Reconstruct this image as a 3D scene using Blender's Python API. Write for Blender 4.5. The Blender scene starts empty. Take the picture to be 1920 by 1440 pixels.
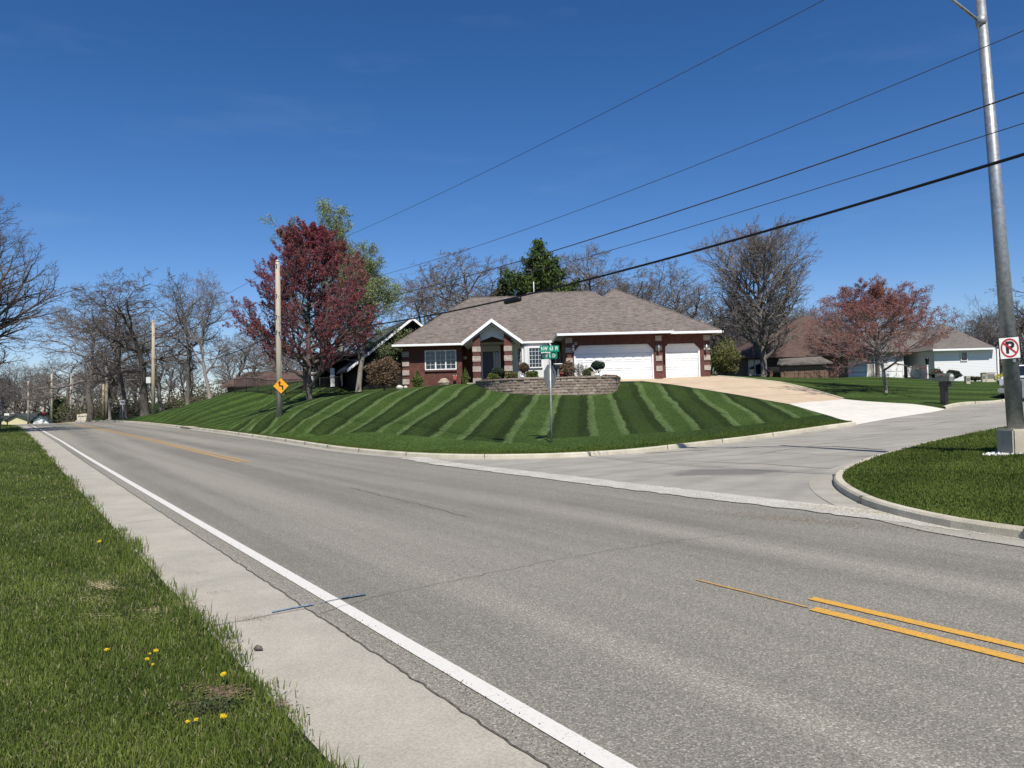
import bpy, bmesh, math, random
import numpy as np
from mathutils import Vector, Matrix
from mathutils.geometry import delaunay_2d_cdt

# ---------------------------------------------------------------- camera
scene = bpy.context.scene
FPX = 1442.0; PITCH = math.radians(1.0); ROLL = math.radians(1.45); EYE = 1.75
_fw = np.array([0, math.cos(PITCH), math.sin(PITCH)]); _u0 = np.array([0, -math.sin(PITCH), math.cos(PITCH)])
_r0 = np.array([1.0, 0, 0]); _s, _c = math.sin(ROLL), math.cos(ROLL)
CR = _c*_r0 - _s*_u0; CU = _s*_r0 + _c*_u0
cam_d = bpy.data.cameras.new("camera"); cam = bpy.data.objects.new("camera", cam_d)
scene.collection.objects.link(cam); scene.camera = cam
cam_d.sensor_width = 36; cam_d.lens = FPX/1920*36; cam_d.clip_end = 3000; cam_d.clip_start = 0.05
M = Matrix(((CR[0], CU[0], -_fw[0], 0), (CR[1], CU[1], -_fw[1], 0), (CR[2], CU[2], -_fw[2], EYE), (0, 0, 0, 1)))
cam.matrix_world = M

# ---------------------------------------------------------------- light
SUN_EL = math.radians(52); SUN_AZ = math.radians(170)      # compass: from +Y clockwise
world = bpy.data.worlds.new("World"); scene.world = world; world.use_nodes = True
wn = world.node_tree; wn.nodes.clear()
sky = wn.nodes.new("ShaderNodeTexSky"); sky.sky_type = 'NISHITA'; sky.sun_disc = False
sky.sun_elevation = SUN_EL; sky.sun_rotation = SUN_AZ; sky.altitude = 900; sky.air_density = 1.0
sky.dust_density = 0.35; sky.ozone_density = 3.0
bg = wn.nodes.new("ShaderNodeBackground"); bg.inputs[1].default_value = 0.085
wo = wn.nodes.new("ShaderNodeOutputWorld")
_hs = wn.nodes.new("ShaderNodeHueSaturation"); _hs.inputs['Saturation'].default_value = 1.25
_tc = wn.nodes.new("ShaderNodeTexCoord"); _sx = wn.nodes.new("ShaderNodeSeparateXYZ"); _rp = wn.nodes.new("ShaderNodeValToRGB")
_rp.color_ramp.elements[0].position = 0.0; _rp.color_ramp.elements[0].color = (.95, .95, 1.14, 1)
_rp.color_ramp.elements[1].position = .5; _rp.color_ramp.elements[1].color = (.70, .82, .98, 1)
_mu = wn.nodes.new("ShaderNodeMix"); _mu.data_type = 'RGBA'; _mu.blend_type = 'MULTIPLY'; _mu.inputs[0].default_value = 1
wn.links.new(_tc.outputs['Generated'], _sx.inputs[0]); wn.links.new(_sx.outputs[2], _rp.inputs[0])
wn.links.new(sky.outputs[0], _hs.inputs['Color']); wn.links.new(_hs.outputs[0], _mu.inputs[6]); wn.links.new(_rp.outputs[0], _mu.inputs[7])
_mp = wn.nodes.new("ShaderNodeMapping"); _mp.inputs['Scale'].default_value = (2.2, 2.2, 11); _mp.inputs['Rotation'].default_value = (0, .12, 0)
_nz = wn.nodes.new("ShaderNodeTexNoise"); _nz.inputs['Scale'].default_value = 1.6; _nz.inputs['Detail'].default_value = 7; _nz.inputs['Roughness'].default_value = .62
_nr = wn.nodes.new("ShaderNodeValToRGB"); _nr.color_ramp.elements[0].position = .56; _nr.color_ramp.elements[0].color = (0, 0, 0, 1); _nr.color_ramp.elements[1].position = .80; _nr.color_ramp.elements[1].color = (.045, .045, .045, 1)
_mw = wn.nodes.new("ShaderNodeMix"); _mw.data_type = 'RGBA'; _mw.inputs[7].default_value = (6.5, 7.4, 8.6, 1)
wn.links.new(_tc.outputs['Generated'], _mp.inputs[0]); wn.links.new(_mp.outputs[0], _nz.inputs['Vector']); wn.links.new(_nz.outputs[0], _nr.inputs[0])
wn.links.new(_nr.outputs[0], _mw.inputs[0]); wn.links.new(_mu.outputs[2], _mw.inputs[6]); wn.links.new(_mw.outputs[2], bg.inputs[0]); wn.links.new(bg.outputs[0], wo.inputs[0])
sd = bpy.data.lights.new("sun", 'SUN'); sd.energy = 4.9; sd.angle = math.radians(0.5); sd.color = (1.0, 0.955, 0.88)
sun = bpy.data.objects.new("sun", sd); scene.collection.objects.link(sun)
_sv = Vector((math.sin(SUN_AZ)*math.cos(SUN_EL), math.cos(SUN_AZ)*math.cos(SUN_EL), math.sin(SUN_EL)))
sun.rotation_euler = _sv.to_track_quat('Z', 'Y').to_euler(); sun.location = _sv*60
scene.view_settings.view_transform = 'Standard'; scene.view_settings.look = 'None'
scene.view_settings.exposure = 0.25; scene.view_settings.gamma = 1.0
scene.render.resolution_x = 1024; scene.render.resolution_y = 768
scene.cycles.max_bounces = 6; scene.cycles.transparent_max_bounces = 8

# ---------------------------------------------------------------- helpers
C = scene.collection
def ray(px, py):
    return _fw + (px-960)/FPX*CR - (py-720)/FPX*CU
def W(px, py, Y):
    d = ray(px, py); t = Y/d[1]; return Vector((d[0]*t, Y, EYE+d[2]*t))
def on_plane_n(px, py, n0):                      # ray with vertical plane parallel to the main road
    d = ray(px, py); t = n0/(d[0]*RN[0]+d[1]*RN[1]); return Vector((d[0]*t, d[1]*t, EYE+d[2]*t))
RD = np.array([-.5505, .8348]); RN = np.array([.8348, .5505])
def sn(s, n): return (RD[0]*s+RN[0]*n, RD[1]*s+RN[1]*n)

def tag(o, label=None, cat=None, group=None, kind=None):
    if label: o["label"] = label
    if cat: o["category"] = cat
    if group: o["group"] = group
    if kind: o["kind"] = kind
    return o
def empty(name, loc, label, cat, group=None, rz=0):
    o = bpy.data.objects.new(name, None); C.objects.link(o); o.location = loc; o.rotation_euler = (0, 0, rz)
    o.empty_display_size = .2
    return tag(o, label, cat, group)
def copy_tree(o, parent=None):
    c = o.copy(); C.objects.link(c); c.parent = parent
    for ch in list(o.children): copy_tree(ch, c)
    return c

class MB:
    def __init__(s): s.v = []; s.f = []; s.m = []; s.sm = []
    def add(s, vs, fs, mi=0, smooth=False):
        b = len(s.v); s.v.extend([tuple(v) for v in vs])
        for f in fs: s.f.append(tuple(i+b for i in f)); s.m.append(mi); s.sm.append(smooth)
        return s
    def box(s, c, d, mi=0, rz=0, rx=0, ry=0, bev=0):
        x, y, z = d[0]/2, d[1]/2, d[2]/2
        R = Matrix.Rotation(rz, 3, 'Z') @ Matrix.Rotation(rx, 3, 'X') @ Matrix.Rotation(ry, 3, 'Y'); c = Vector(c)
        if bev > 0:
            bm = bmesh.new(); bmesh.ops.create_cube(bm, size=1)
            for v in bm.verts: v.co = Vector((v.co.x*d[0], v.co.y*d[1], v.co.z*d[2]))
            bmesh.ops.bevel(bm, geom=bm.edges[:], offset=bev, segments=2, affect='EDGES')
            bm.verts.index_update()
            s.add([R @ v.co + c for v in bm.verts], [[v.index for v in f.verts] for f in bm.faces], mi, False); bm.free(); return s
        vs = [R @ Vector(p) + c for p in ((-x,-y,-z),(x,-y,-z),(x,y,-z),(-x,y,-z),(-x,-y,z),(x,-y,z),(x,y,z),(-x,y,z))]
        return s.add(vs, [(0,3,2,1),(4,5,6,7),(0,1,5,4),(1,2,6,5),(2,3,7,6),(3,0,4,7)], mi)
    def tube(s, pts, rad, n=8, mi=0, smooth=True, cap=True):
        pts = [Vector(p) for p in pts]
        if not hasattr(rad, '__len__'): rad = [rad]*len(pts)
        vs = []; k = len(pts)
        for i, p in enumerate(pts):
            t = (pts[min(i+1, k-1)] - pts[max(i-1, 0)]).normalized()
            a = Vector((0, 0, 1)) if abs(t.z) < .95 else Vector((1, 0, 0))
            u = t.cross(a).normalized(); w = t.cross(u)
            for j in range(n):
                an = 2*math.pi*j/n; vs.append(p + (u*math.cos(an)+w*math.sin(an))*rad[i])
        fs = [(i*n+j, i*n+(j+1) % n, (i+1)*n+(j+1) % n, (i+1)*n+j) for i in range(k-1) for j in range(n)]
        if cap: fs += [tuple(range(n-1, -1, -1)), tuple(range((k-1)*n, k*n))]
        fs = [f[::-1] for f in fs]
        return s.add(vs, fs, mi, smooth)
    def prism(s, poly, vec, mi=0):               # planar polygon extruded by vec
        poly = [Vector(p) for p in poly]; vec = Vector(vec); k = len(poly)
        vs = poly + [p+vec for p in poly]
        fs = [tuple(range(k-1, -1, -1)), tuple(range(k, 2*k))] + [(i, (i+1) % k, (i+1) % k+k, i+k) for i in range(k)]
        return s.add(vs, fs, mi)
    def lathe(s, prof, c, n=16, mi=0):
        vs = []; c = Vector(c)
        for r, z in prof:
            for j in range(n):
                a = 2*math.pi*j/n; vs.append(c+Vector((r*math.cos(a), r*math.sin(a), z)))
        fs = [(i*n+j, i*n+(j+1) % n, (i+1)*n+(j+1) % n, (i+1)*n+j) for i in range(len(prof)-1) for j in range(n)]
        fs += [tuple(range(n-1, -1, -1)), tuple(range((len(prof)-1)*n, len(prof)*n))]
        return s.add(vs, fs, mi, True)
    def build(s, name, mats, parent=None, label=None):
        me = bpy.data.meshes.new(name); me.from_pydata(s.v, [], s.f)
        if not isinstance(mats, (list, tuple)): mats = [mats]
        for m in mats: me.materials.append(m)
        me.polygons.foreach_set('material_index', s.m); me.polygons.foreach_set('use_smooth', s.sm)
        bm = bmesh.new(); bm.from_mesh(me); bmesh.ops.recalc_face_normals(bm, faces=bm.faces[:])
        uv = bm.loops.layers.uv.new('UVMap')
        for f in bm.faces:
            n = f.normal; u = Vector((0, 0, 1)).cross(n)
            u = Vector((1, 0, 0)) if u.length < .05 else u.normalized()
            w = n.cross(u)
            for l in f.loops: l[uv].uv = (l.vert.co.dot(u), l.vert.co.dot(w))
        bm.to_mesh(me); bm.free()
        o = bpy.data.objects.new(name, me); C.objects.link(o)
        if parent is not None: o.parent = parent
        if label: o["label"] = label
        return o

def np_mesh(name, V, F, mats, mi=None, smooth=False, parent=None, tint=None):
    """fast mesh from numpy arrays; F list of (k, m) index arrays"""
    me = bpy.data.meshes.new(name)
    F = [f for f in F if len(f)]
    nl = sum(f.size for f in F); npoly = sum(len(f) for f in F)
    me.vertices.add(len(V)); me.vertices.foreach_set('co', np.asarray(V, dtype=np.float32).ravel())
    me.loops.add(nl); me.loops.foreach_set('vertex_index', np.concatenate([f.ravel() for f in F]).astype(np.int32))
    tot = np.concatenate([np.full(len(f), f.shape[1]) for f in F]); st = np.concatenate([[0], np.cumsum(tot)[:-1]])
    me.polygons.add(npoly); me.polygons.foreach_set('loop_start', st.astype(np.int32))
    me.polygons.foreach_set('loop_total', tot.astype(np.int32))
    if mi is not None: me.polygons.foreach_set('material_index', mi.astype(np.int32))
    me.polygons.foreach_set('use_smooth', np.full(npoly, smooth))
    for m in (mats if isinstance(mats, (list, tuple)) else [mats]): me.materials.append(m)
    if tint is not None:
        at = me.attributes.new('tint', 'FLOAT', 'POINT'); at.data.foreach_set('value', tint.astype(np.float32))
    me.update(); me.validate()
    o = bpy.data.objects.new(name, me); C.objects.link(o)
    if parent is not None: o.parent = parent
    return o

# ---------------------------------------------------------------- materials
class Mat:
    def __init__(s, name, rough=.8, spec=.3):
        s.m = bpy.data.materials.new(name); s.m.use_nodes = True; s.t = s.m.node_tree
        s.b = s.t.nodes['Principled BSDF']; s.b.inputs['Roughness'].default_value = rough
        s.b.inputs['Specular IOR Level'].default_value = spec
    def n(s, typ, **kw):
        nd = s.t.nodes.new(typ)
        for k, v in kw.items(): setattr(nd, k, v)
        return nd
    def l(s, a, b): s.t.links.new(a, b); return s
    def coord(s, kind='Object'): return s.n('ShaderNodeTexCoord').outputs[kind]
    def pos(s): return s.n('ShaderNodeNewGeometry').outputs['Position']
    def noise(s, vec, scale, detail=4, rough=.6):
        nd = s.n('ShaderNodeTexNoise'); nd.inputs['Scale'].default_value = scale
        nd.inputs['Detail'].default_value = detail; nd.inputs['Roughness'].default_value = rough
        s.l(vec, nd.inputs['Vector']); return nd.outputs['Fac']
    def mapping(s, vec, scale=(1,1,1), rot=(0,0,0), loc=(0,0,0)):
        nd = s.n('ShaderNodeMapping'); nd.inputs['Scale'].default_value = scale; nd.inputs['Rotation'].default_value = rot
        nd.inputs['Location'].default_value = loc; s.l(vec, nd.inputs['Vector']); return nd.outputs[0]
    def ramp(s, fac, stops, interp='LINEAR'):
        nd = s.n('ShaderNodeValToRGB'); cr = nd.color_ramp; cr.interpolation = interp
        while len(cr.elements) < len(stops): cr.elements.new(.5)
        for e, (p, c) in zip(cr.elements, stops):
            e.position = p; e.color = (c, c, c, 1) if not hasattr(c, '__len__') else (*c, 1)
        s.l(fac, nd.inputs[0]); return nd.outputs[0]
    def mix(s, fac, a, b, mode='MIX'):
        nd = s.n('ShaderNodeMix', data_type='RGBA', blend_type=mode)
        for k, v in ((0, fac), (6, a), (7, b)):
            inp = nd.inputs[k]
            if hasattr(v, 'links'): s.l(v, inp)
            elif hasattr(v, '__len__'): inp.default_value = (*v, 1)
            else: inp.default_value = v if k == 0 else (v, v, v, 1)
        return nd.outputs[2]
    def math(s, op, a, b=0.0, c=None):
        nd = s.n('ShaderNodeMath', operation=op)
        for i, v in enumerate([a, b] + ([c] if c is not None else [])):
            if hasattr(v, 'links'): s.l(v, nd.inputs[i])
            else: nd.inputs[i].default_value = v
        return nd.outputs[0]
    def color(s, c):
        if hasattr(c, 'links'): s.l(c, s.b.inputs['Base Color'])
        else: s.b.inputs['Base Color'].default_value = (*c, 1)
        return s
    def bump(s, h, strength=.3, dist=.02):
        nd = s.n('ShaderNodeBump'); nd.inputs['Strength'].default_value = strength; nd.inputs['Distance'].default_value = dist
        s.l(h, nd.inputs['Height']); s.l(nd.outputs[0], s.b.inputs['Normal']); return s

def simple(name, col, rough=.7, spec=.3, var=.15, scale=6, metal=0, bump=0):
    m = Mat(name, rough, spec); m.b.inputs['Metallic'].default_value = metal
    f = m.noise(m.coord(), scale, 5); lo = [c*(1-var) for c in col]; hi = [min(1, c*(1+var)) for c in col]
    m.color(m.ramp(f, [(.3, lo), (.7, hi)]))
    if bump: m.bump(f, bump, .01)
    return m.m

# --- ground cover, road
def mat_asphalt():
    m = Mat('asphalt', .85, .25); P = m.pos()
    R = m.mapping(P, rot=(0, 0, -math.atan2(RD[1], RD[0])))            # x along the road
    sp = m.n('ShaderNodeSeparateXYZ'); m.l(R, sp.inputs[0])
    grain = m.noise(P, 62, 5, .85); fine = m.noise(P, 170, 2, .7)
    streak = m.noise(m.mapping(R, scale=(.022, .95, 1)), 1.0, 4, .55)
    blot = m.noise(P, .35, 5, .6)
    base = m.ramp(streak, [(.38, (.182, .169, .142)), (.64, (.280, .259, .212))])
    base = m.mix(m.ramp(blot, [(.4, 0.0), (.7, .30)]), base, (.275, .255, .21))
    vo = m.n('ShaderNodeTexVoronoi'); vo.inputs['Scale'].default_value = 105; m.l(P, vo.inputs['Vector']); vs_ = m.n('ShaderNodeSeparateColor'); m.l(vo.outputs['Color'], vs_.inputs[0])
    g = m.mix(1.0, m.ramp(grain, [(.38, .68), (.5, .97), (.60, 1.3)]), m.ramp(vs_.outputs[0], [(0, .62), (.45, .9), (.8, 1.1), (1, 1.75)]), 'MULTIPLY')
    base = m.mix(1.0, base, g, 'MULTIPLY')
    base = m.mix(m.ramp(fine, [(.62, 0), (.74, .35)]), base, (.5, .48, .44))
    m.color(base); m.bump(grain, .5, .006); return m.m
def mat_concrete(name, a, b, joint=0, sc=1.0, speck=.25, cracks=True, blot=False):
    m = Mat(name, .85, .25); P = m.pos()
    n1 = m.noise(P, 1.2*sc, 6, .65); n2 = m.noise(P, 60, 3, .7)
    base = m.ramp(n1, [(.3, a), (.7, b)])
    base = m.mix(1.0, base, m.ramp(n2, [(.35, 1-speck), (.65, 1+speck)]), 'MULTIPLY')
    st = m.noise(m.mapping(P, scale=(.5, .5, 1)), 1.7, 8, .75)
    base = m.mix(m.ramp(st, [(.56, 0), (.7, .35)]), base, [c*.62 for c in a])
    if blot:      # oily dark area and tyre sweeps at the mouth of the street
        v = m.mapping(P, rot=(0, 0, math.radians(-12)), scale=(.42, .62, 0), loc=(0, 0, 0)); cpos = m.n('ShaderNodeVectorMath', operation='LENGTH')
        ctr = (4.6, 17.0); ca, sa = math.cos(math.radians(-12)), math.sin(math.radians(-12)); cxx, cyy = ctr[0]*.42, ctr[1]*.62; rx_, ry_ = cxx*ca-cyy*sa, cxx*sa+cyy*ca
        sub = m.n('ShaderNodeVectorMath', operation='SUBTRACT'); m.l(v, sub.inputs[0]); sub.inputs[1].default_value = (rx_, ry_, 0); m.l(sub.outputs[0], cpos.inputs[0])
        dd = m.math('ADD', cpos.outputs['Value'], m.math('MULTIPLY', m.noise(P, .8, 4, .6), .9))
        base = m.mix(m.ramp(dd, [(.80, .8), (1.2, 0)]), base, (.135, .128, .115))
        tw = m.n('ShaderNodeTexWave', wave_type='RINGS', rings_direction='SPHERICAL'); tw.inputs['Scale'].default_value = .28; tw.inputs['Distortion'].default_value = 3; tw.inputs['Detail'].default_value = 3
        m.l(m.mapping(P, loc=(-12, -9, 0)), tw.inputs['Vector']); base = m.mix(m.ramp(tw.outputs['Fac'], [(.6, 0), (1, .22)]), base, (.16, .15, .135))
    m.color(base); m.bump(n2, .3, .004); return m.m
def mat_lawn(name, a, b, stripes=None, dry=.25, clump=9):
    m = Mat(name, .95, .1); P = m.pos()
    n1 = m.noise(P, clump, 6, .75); n2 = m.noise(P, 55, 3, .7); n3 = m.noise(P, .5, 4, .6)
    base = m.ramp(n1, [(.43, a), (.58, b)])
    base = m.mix(1.0, base, m.ramp(m.noise(P, 21, 3, .6), [(.40, .68), (.60, 1.35)]), 'MULTIPLY')
    base = m.mix(1.0, base, m.ramp(n2, [(.38, .4), (.62, 1.65)]), 'MULTIPLY')
    base = m.mix(1.0, base, m.ramp(n3, [(.3, .85), (.7, 1.15)]), 'MULTIPLY')
    if stripes: base = stripes(m, base, P)
    dn = m.noise(P, 2.3, 6, .8)
    base = m.mix(m.ramp(dn, [(.58, 0), (.72, dry)]), base, (.17, .15, .07))
    m.color(base); m.bump(m.noise(P, 30, 4, .8), .9, .05); return m.m
def stripes_main(m, base, P):
    """mown bands: dark field, pale edges; the blades lie over in alternate directions"""
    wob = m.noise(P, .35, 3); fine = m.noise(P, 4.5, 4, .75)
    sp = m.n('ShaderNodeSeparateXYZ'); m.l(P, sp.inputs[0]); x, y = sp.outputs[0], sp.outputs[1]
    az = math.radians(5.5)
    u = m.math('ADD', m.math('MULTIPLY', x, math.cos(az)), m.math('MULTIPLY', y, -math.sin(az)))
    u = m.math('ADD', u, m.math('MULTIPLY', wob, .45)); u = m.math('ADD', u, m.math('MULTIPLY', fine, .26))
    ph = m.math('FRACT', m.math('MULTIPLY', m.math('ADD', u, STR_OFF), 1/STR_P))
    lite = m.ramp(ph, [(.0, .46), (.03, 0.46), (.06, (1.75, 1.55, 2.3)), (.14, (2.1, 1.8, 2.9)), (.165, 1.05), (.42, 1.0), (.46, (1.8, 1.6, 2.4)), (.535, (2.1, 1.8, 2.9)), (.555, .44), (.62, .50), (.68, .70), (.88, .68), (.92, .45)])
    # perimeter pass along the kerb: no bands, medium colour
    c = m.math('SUBTRACT', m.math('ADD', y, m.math('MULTIPLY', wob, .8)), 25.3)
    # distance behind the kerb curve approximated by a bowl
    dx = m.math('ADD', x, -0.4)
    bowl = m.math('MAXIMUM', m.math('MULTIPLY', dx, .62), m.math('MULTIPLY', m.math('ADD', dx, .8), -1.14))
    k = m.math('SUBTRACT', c, bowl)
    edge = m.ramp(m.math('ADD', m.math('MULTIPLY', k, .5), .5), [(.42, 0), (.5, 1)])
    wav = m.n('ShaderNodeTexWave', bands_direction='Y'); wav.inputs['Scale'].default_value = .125
    wav.inputs['Distortion'].default_value = 2.2; wav.inputs['Detail'].default_value = 1; wav.inputs['Detail Scale'].default_value = .25
    m.l(m.mapping(P, rot=(0, 0, math.radians(-31))), wav.inputs['Vector'])
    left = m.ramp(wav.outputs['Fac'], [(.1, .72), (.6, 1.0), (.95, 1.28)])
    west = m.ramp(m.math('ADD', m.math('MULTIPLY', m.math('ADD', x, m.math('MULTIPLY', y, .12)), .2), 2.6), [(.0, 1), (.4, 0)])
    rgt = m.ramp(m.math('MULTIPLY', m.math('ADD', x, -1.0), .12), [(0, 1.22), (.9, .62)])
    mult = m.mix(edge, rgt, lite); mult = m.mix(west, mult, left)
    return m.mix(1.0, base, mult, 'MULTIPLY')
STR_P = 2.83; STR_OFF = 56.33
def stripes_soft(m, base, P):
    wav = m.n('ShaderNodeTexWave', bands_direction='Y'); wav.inputs['Scale'].default_value = .09
    wav.inputs['Distortion'].default_value = 2; wav.inputs['Detail'].default_value = 2; wav.inputs['Detail Scale'].default_value = .4
    m.l(m.mapping(P, rot=(0, 0, math.radians(10))), wav.inputs['Vector'])
    return m.mix(1.0, base, m.ramp(wav.outputs['Fac'], [(.2, .75), (.8, 1.25)]), 'MULTIPLY')

ASPHALT = mat_asphalt()
CONC_PAN = mat_concrete('pan_concrete', (.33, .305, .25), (.43, .395, .325), speck=.16)
CONC_GUT = mat_concrete('gutter_concrete', (.29, .27, .225), (.40, .37, .31), speck=.18)
CONC_ST = mat_concrete('street_concrete', (.255, .238, .20), (.36, .335, .285), sc=.5, speck=.12, blot=True)
CONC_KERB = mat_concrete('kerb_concrete', (.36, .325, .245), (.56, .515, .405), speck=.2)
CONC_TAN = mat_concrete('drive_tan', (.45, .35, .24), (.54, .425, .30), speck=.08)
CONC_WHITE = mat_concrete('apron_white', (.56, .53, .46), (.66, .625, .55), speck=.05)
ROUGH_STRIP = mat_concrete('rough_strip', (.36, .34, .29), (.52, .49, .425), speck=.6)
LAWN_A = mat_lawn('lawn_striped', (.026, .054, .009), (.062, .098, .024), stripes_main, .2)
LAWN_B = mat_lawn('lawn_neighbour', (.032, .058, .012), (.062, .098, .024), stripes_soft, .3)
LAWN_N = mat_lawn('lawn_near', (.040, .055, .016), (.085, .105, .032), None, .6)
EARTH = simple('earth', (.09, .085, .05), .95, .1, .4, 1.5)
WHITE_LINE = Mat('road_paint_white', .7); _p = WHITE_LINE.pos()
WHITE_LINE.color(WHITE_LINE.mix(WHITE_LINE.ramp(WHITE_LINE.noise(_p, 45, 4, .8), [(.56, 0), (.68, .7)]), (.64, .615, .555), (.28, .27, .25))); WHITE_LINE = WHITE_LINE.m
def mat_yellow(name, wear):
    m = Mat(name, .7); P = m.pos()
    m.color(m.mix(m.ramp(m.noise(P, 50, 4, .8), [(.54-wear, 0), (.66-wear*.5, .85)]), (.64, .335, .04), (.2, .19, .17))); return m.m
YEL = mat_yellow('road_paint_yellow', 0.035); YEL_OLD = mat_yellow('road_paint_yellow_worn', .14)
DARK_LINE = simple('tar', (.045, .042, .038), .6, .4, .4, 20)
TARF = simple('crack_fill', (.10, .09, .075), .9, .2, .5, 20)
BLUE_P = simple('blue_marking_paint', (.20, .27, .35), .8, .2, .4, 30); BLUE_D = simple('blue_marking_paint_faded', (.13, .17, .21), .8, .2, .4, 30)

# --- building materials
def mat_brick(name, a, b, mortar, sx=.2, sy=.068):
    m = Mat(name, .9, .2); uv = m.n('ShaderNodeUVMap').outputs[0]
    br = m.n('ShaderNodeTexBrick'); br.inputs['Scale'].default_value = 1; br.inputs['Brick Width'].default_value = sx
    br.inputs['Row Height'].default_value = sy; br.inputs['Mortar Size'].default_value = sy*.11
    br.inputs['Color1'].default_value = (*a, 1); br.inputs['Color2'].default_value = (*b, 1); br.inputs['Mortar'].default_value = (*mortar, 1)
    br.inputs['Bias'].default_value = -.1
    m.l(uv, br.inputs['Vector'])
    n = m.noise(m.coord(), 4, 6, .7)
    m.color(m.mix(1.0, br.outputs[0], m.ramp(n, [(.3, .75), (.7, 1.25)]), 'MULTIPLY')); m.bump(br.outputs['Fac'], -.4, .01); return m.m
BRICK = mat_brick('brick', (.132, .042, .032), (.080, .027, .022), (.13, .09, .075))
QUOIN = mat_brick('split_block', (.44, .37, .315), (.35, .29, .245), (.30, .25, .22), .4, .2)
STONEW = mat_brick('garden_block', (.30, .25, .20), (.21, .175, .14), (.12, .095, .078), .42, .15)
BSTONE = mat_brick('beige_stone', (.50, .47, .42), (.40, .38, .34), (.35, .32, .28), .5, .22)
def mat_shingle(name, a, b, c):
    m = Mat(name, .95, .15); uv = m.n('ShaderNodeUVMap').outputs[0]
    br = m.n('ShaderNodeTexBrick'); br.inputs['Scale'].default_value = 1; br.inputs['Brick Width'].default_value = .26
    br.inputs['Row Height'].default_value = .145; br.inputs['Mortar Size'].default_value = .008
    br.inputs['Color1'].default_value = (*a, 1); br.inputs['Color2'].default_value = (*b, 1); br.inputs['Mortar'].default_value = (*[x*.55 for x in b], 1)
    m.l(uv, br.inputs['Vector'])
    n = m.noise(m.mapping(uv, scale=(1.3, 6.9, 1)), 1.6, 4, .8); n2 = m.noise(m.coord(), .5, 4)
    col = m.mix(m.ramp(n, [(.46, 0), (.58, .85)]), br.outputs[0], c)
    col = m.mix(1.0, col, m.ramp(n2, [(.3, .9), (.7, 1.1)]), 'MULTIPLY')
    m.color(col); m.bump(br.outputs['Fac'], -.5, .012); return m.m
SHINGLE = mat_shingle('shingle_brown', (.165, .138, .122), (.10, .084, .076), (.222, .186, .162))
SHINGLE_R = mat_shingle('shingle_redbrown', (.105, .068, .058), (.075, .05, .044), (.135, .092, .078))
SHINGLE_G = mat_shingle('shingle_grey', (.14, .125, .11), (.12, .105, .095), (.20, .175, .155))
SHINGLE_D = mat_shingle('shingle_dark', (.06, .065, .07), (.045, .05, .055), (.08, .085, .09))
def mat_siding(name, col, h=.12):
    m = Mat(name, .55, .3); uv = m.n('ShaderNodeUVMap').outputs[0]
    sp = m.n('ShaderNodeSeparateXYZ'); m.l(uv, sp.inputs[0])
    fr = m.math('FRACT', m.math('MULTIPLY', sp.outputs[1], 1/h))
    c = m.ramp(fr, [(0, [x*.45 for x in col]), (.1, [x*.5 for x in col]), (.16, col), (1, [x*.93 for x in col])])
    m.color(c); m.bump(fr, .5, .015); return m.m
SIDING_W = mat_siding('siding_white', (.80, .80, .79)); SIDING_Y = mat_siding('siding_yellow', (.72, .64, .38), .2)
WOOD_BR = mat_siding('board_brown', (.17, .105, .07), .3)
DOORW = mat_siding('garage_panel', (.80, .80, .79), .53)
DARKW = simple('dark_timber', (.018, .017, .016), .8, .2)
WHITE = simple('white_trim', (.80, .80, .79), .5, .4, .03)
SOFFIT = simple('soffit', (.62, .62, .61), .6, .3, .05)
CREAM = simple('cream_stone', (.58, .53, .42), .8, .2, .1)
GLASS = Mat('window_glass', .06, .8); GLASS.color((.012, .02, .03)); GLASS = GLASS.m
DOORC = simple('door_dark', (.03, .045, .06), .35, .5)
BLACK = simple('black_metal', (.015, .015, .015), .45, .5)
GREY = simple('grey_plastic', (.16, .165, .16), .6, .3)
def mat_galv(name, base, sc=18):
    m = Mat(name, .45, .5); m.b.inputs['Metallic'].default_value = .55
    vo = m.n('ShaderNodeTexVoronoi'); vo.inputs['Scale'].default_value = sc; m.l(m.coord(), vo.inputs['Vector'])
    n = m.noise(m.coord(), 9, 6, .8)
    col = m.mix(1.0, m.ramp(n, [(.35, [c*.78 for c in base]), (.65, [c*1.15 for c in base])]), m.ramp(vo.outputs['Color'], [(0, .8), (1, 1.15)]), 'MULTIPLY')
    m.color(col); return m.m
GALV = mat_galv('galvanised', (.36, .375, .38)); ALU = mat_galv('sign_back', (.24, .245, .235), 40)
def mat_woodpole(name, a, b):
    m = Mat(name, .9, .1); n = m.noise(m.mapping(m.coord(), scale=(14, 14, .5)), 1.6, 7, .75); m.color(m.ramp(n, [(.35, a), (.65, b)])); m.bump(n, .4, .02); return m.m
POLEW = mat_woodpole('pole_wood', (.33, .285, .215), (.50, .445, .35)); POLEY = mat_woodpole('pole_wood_new', (.30, .235, .13), (.44, .35, .22))
BARK = mat_woodpole('bark_grey', (.11, .095, .082), (.24, .21, .185)); BARK_L = mat_woodpole('bark_pale', (.17, .15, .13), (.33, .295, .26))
BARK_D = mat_woodpole('bark_dark', (.07, .06, .052), (.15, .13, .115))
TWIG = simple('twig', (.17, .148, .132), .9, .1, .35, 1.2); TWIG_D = simple('twig_dark', (.115, .098, .09), .9, .1, .3, 1.2)
TWIG_O = simple('twig_olive', (.125, .118, .088), .9, .1, .3, 1.2)
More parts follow.
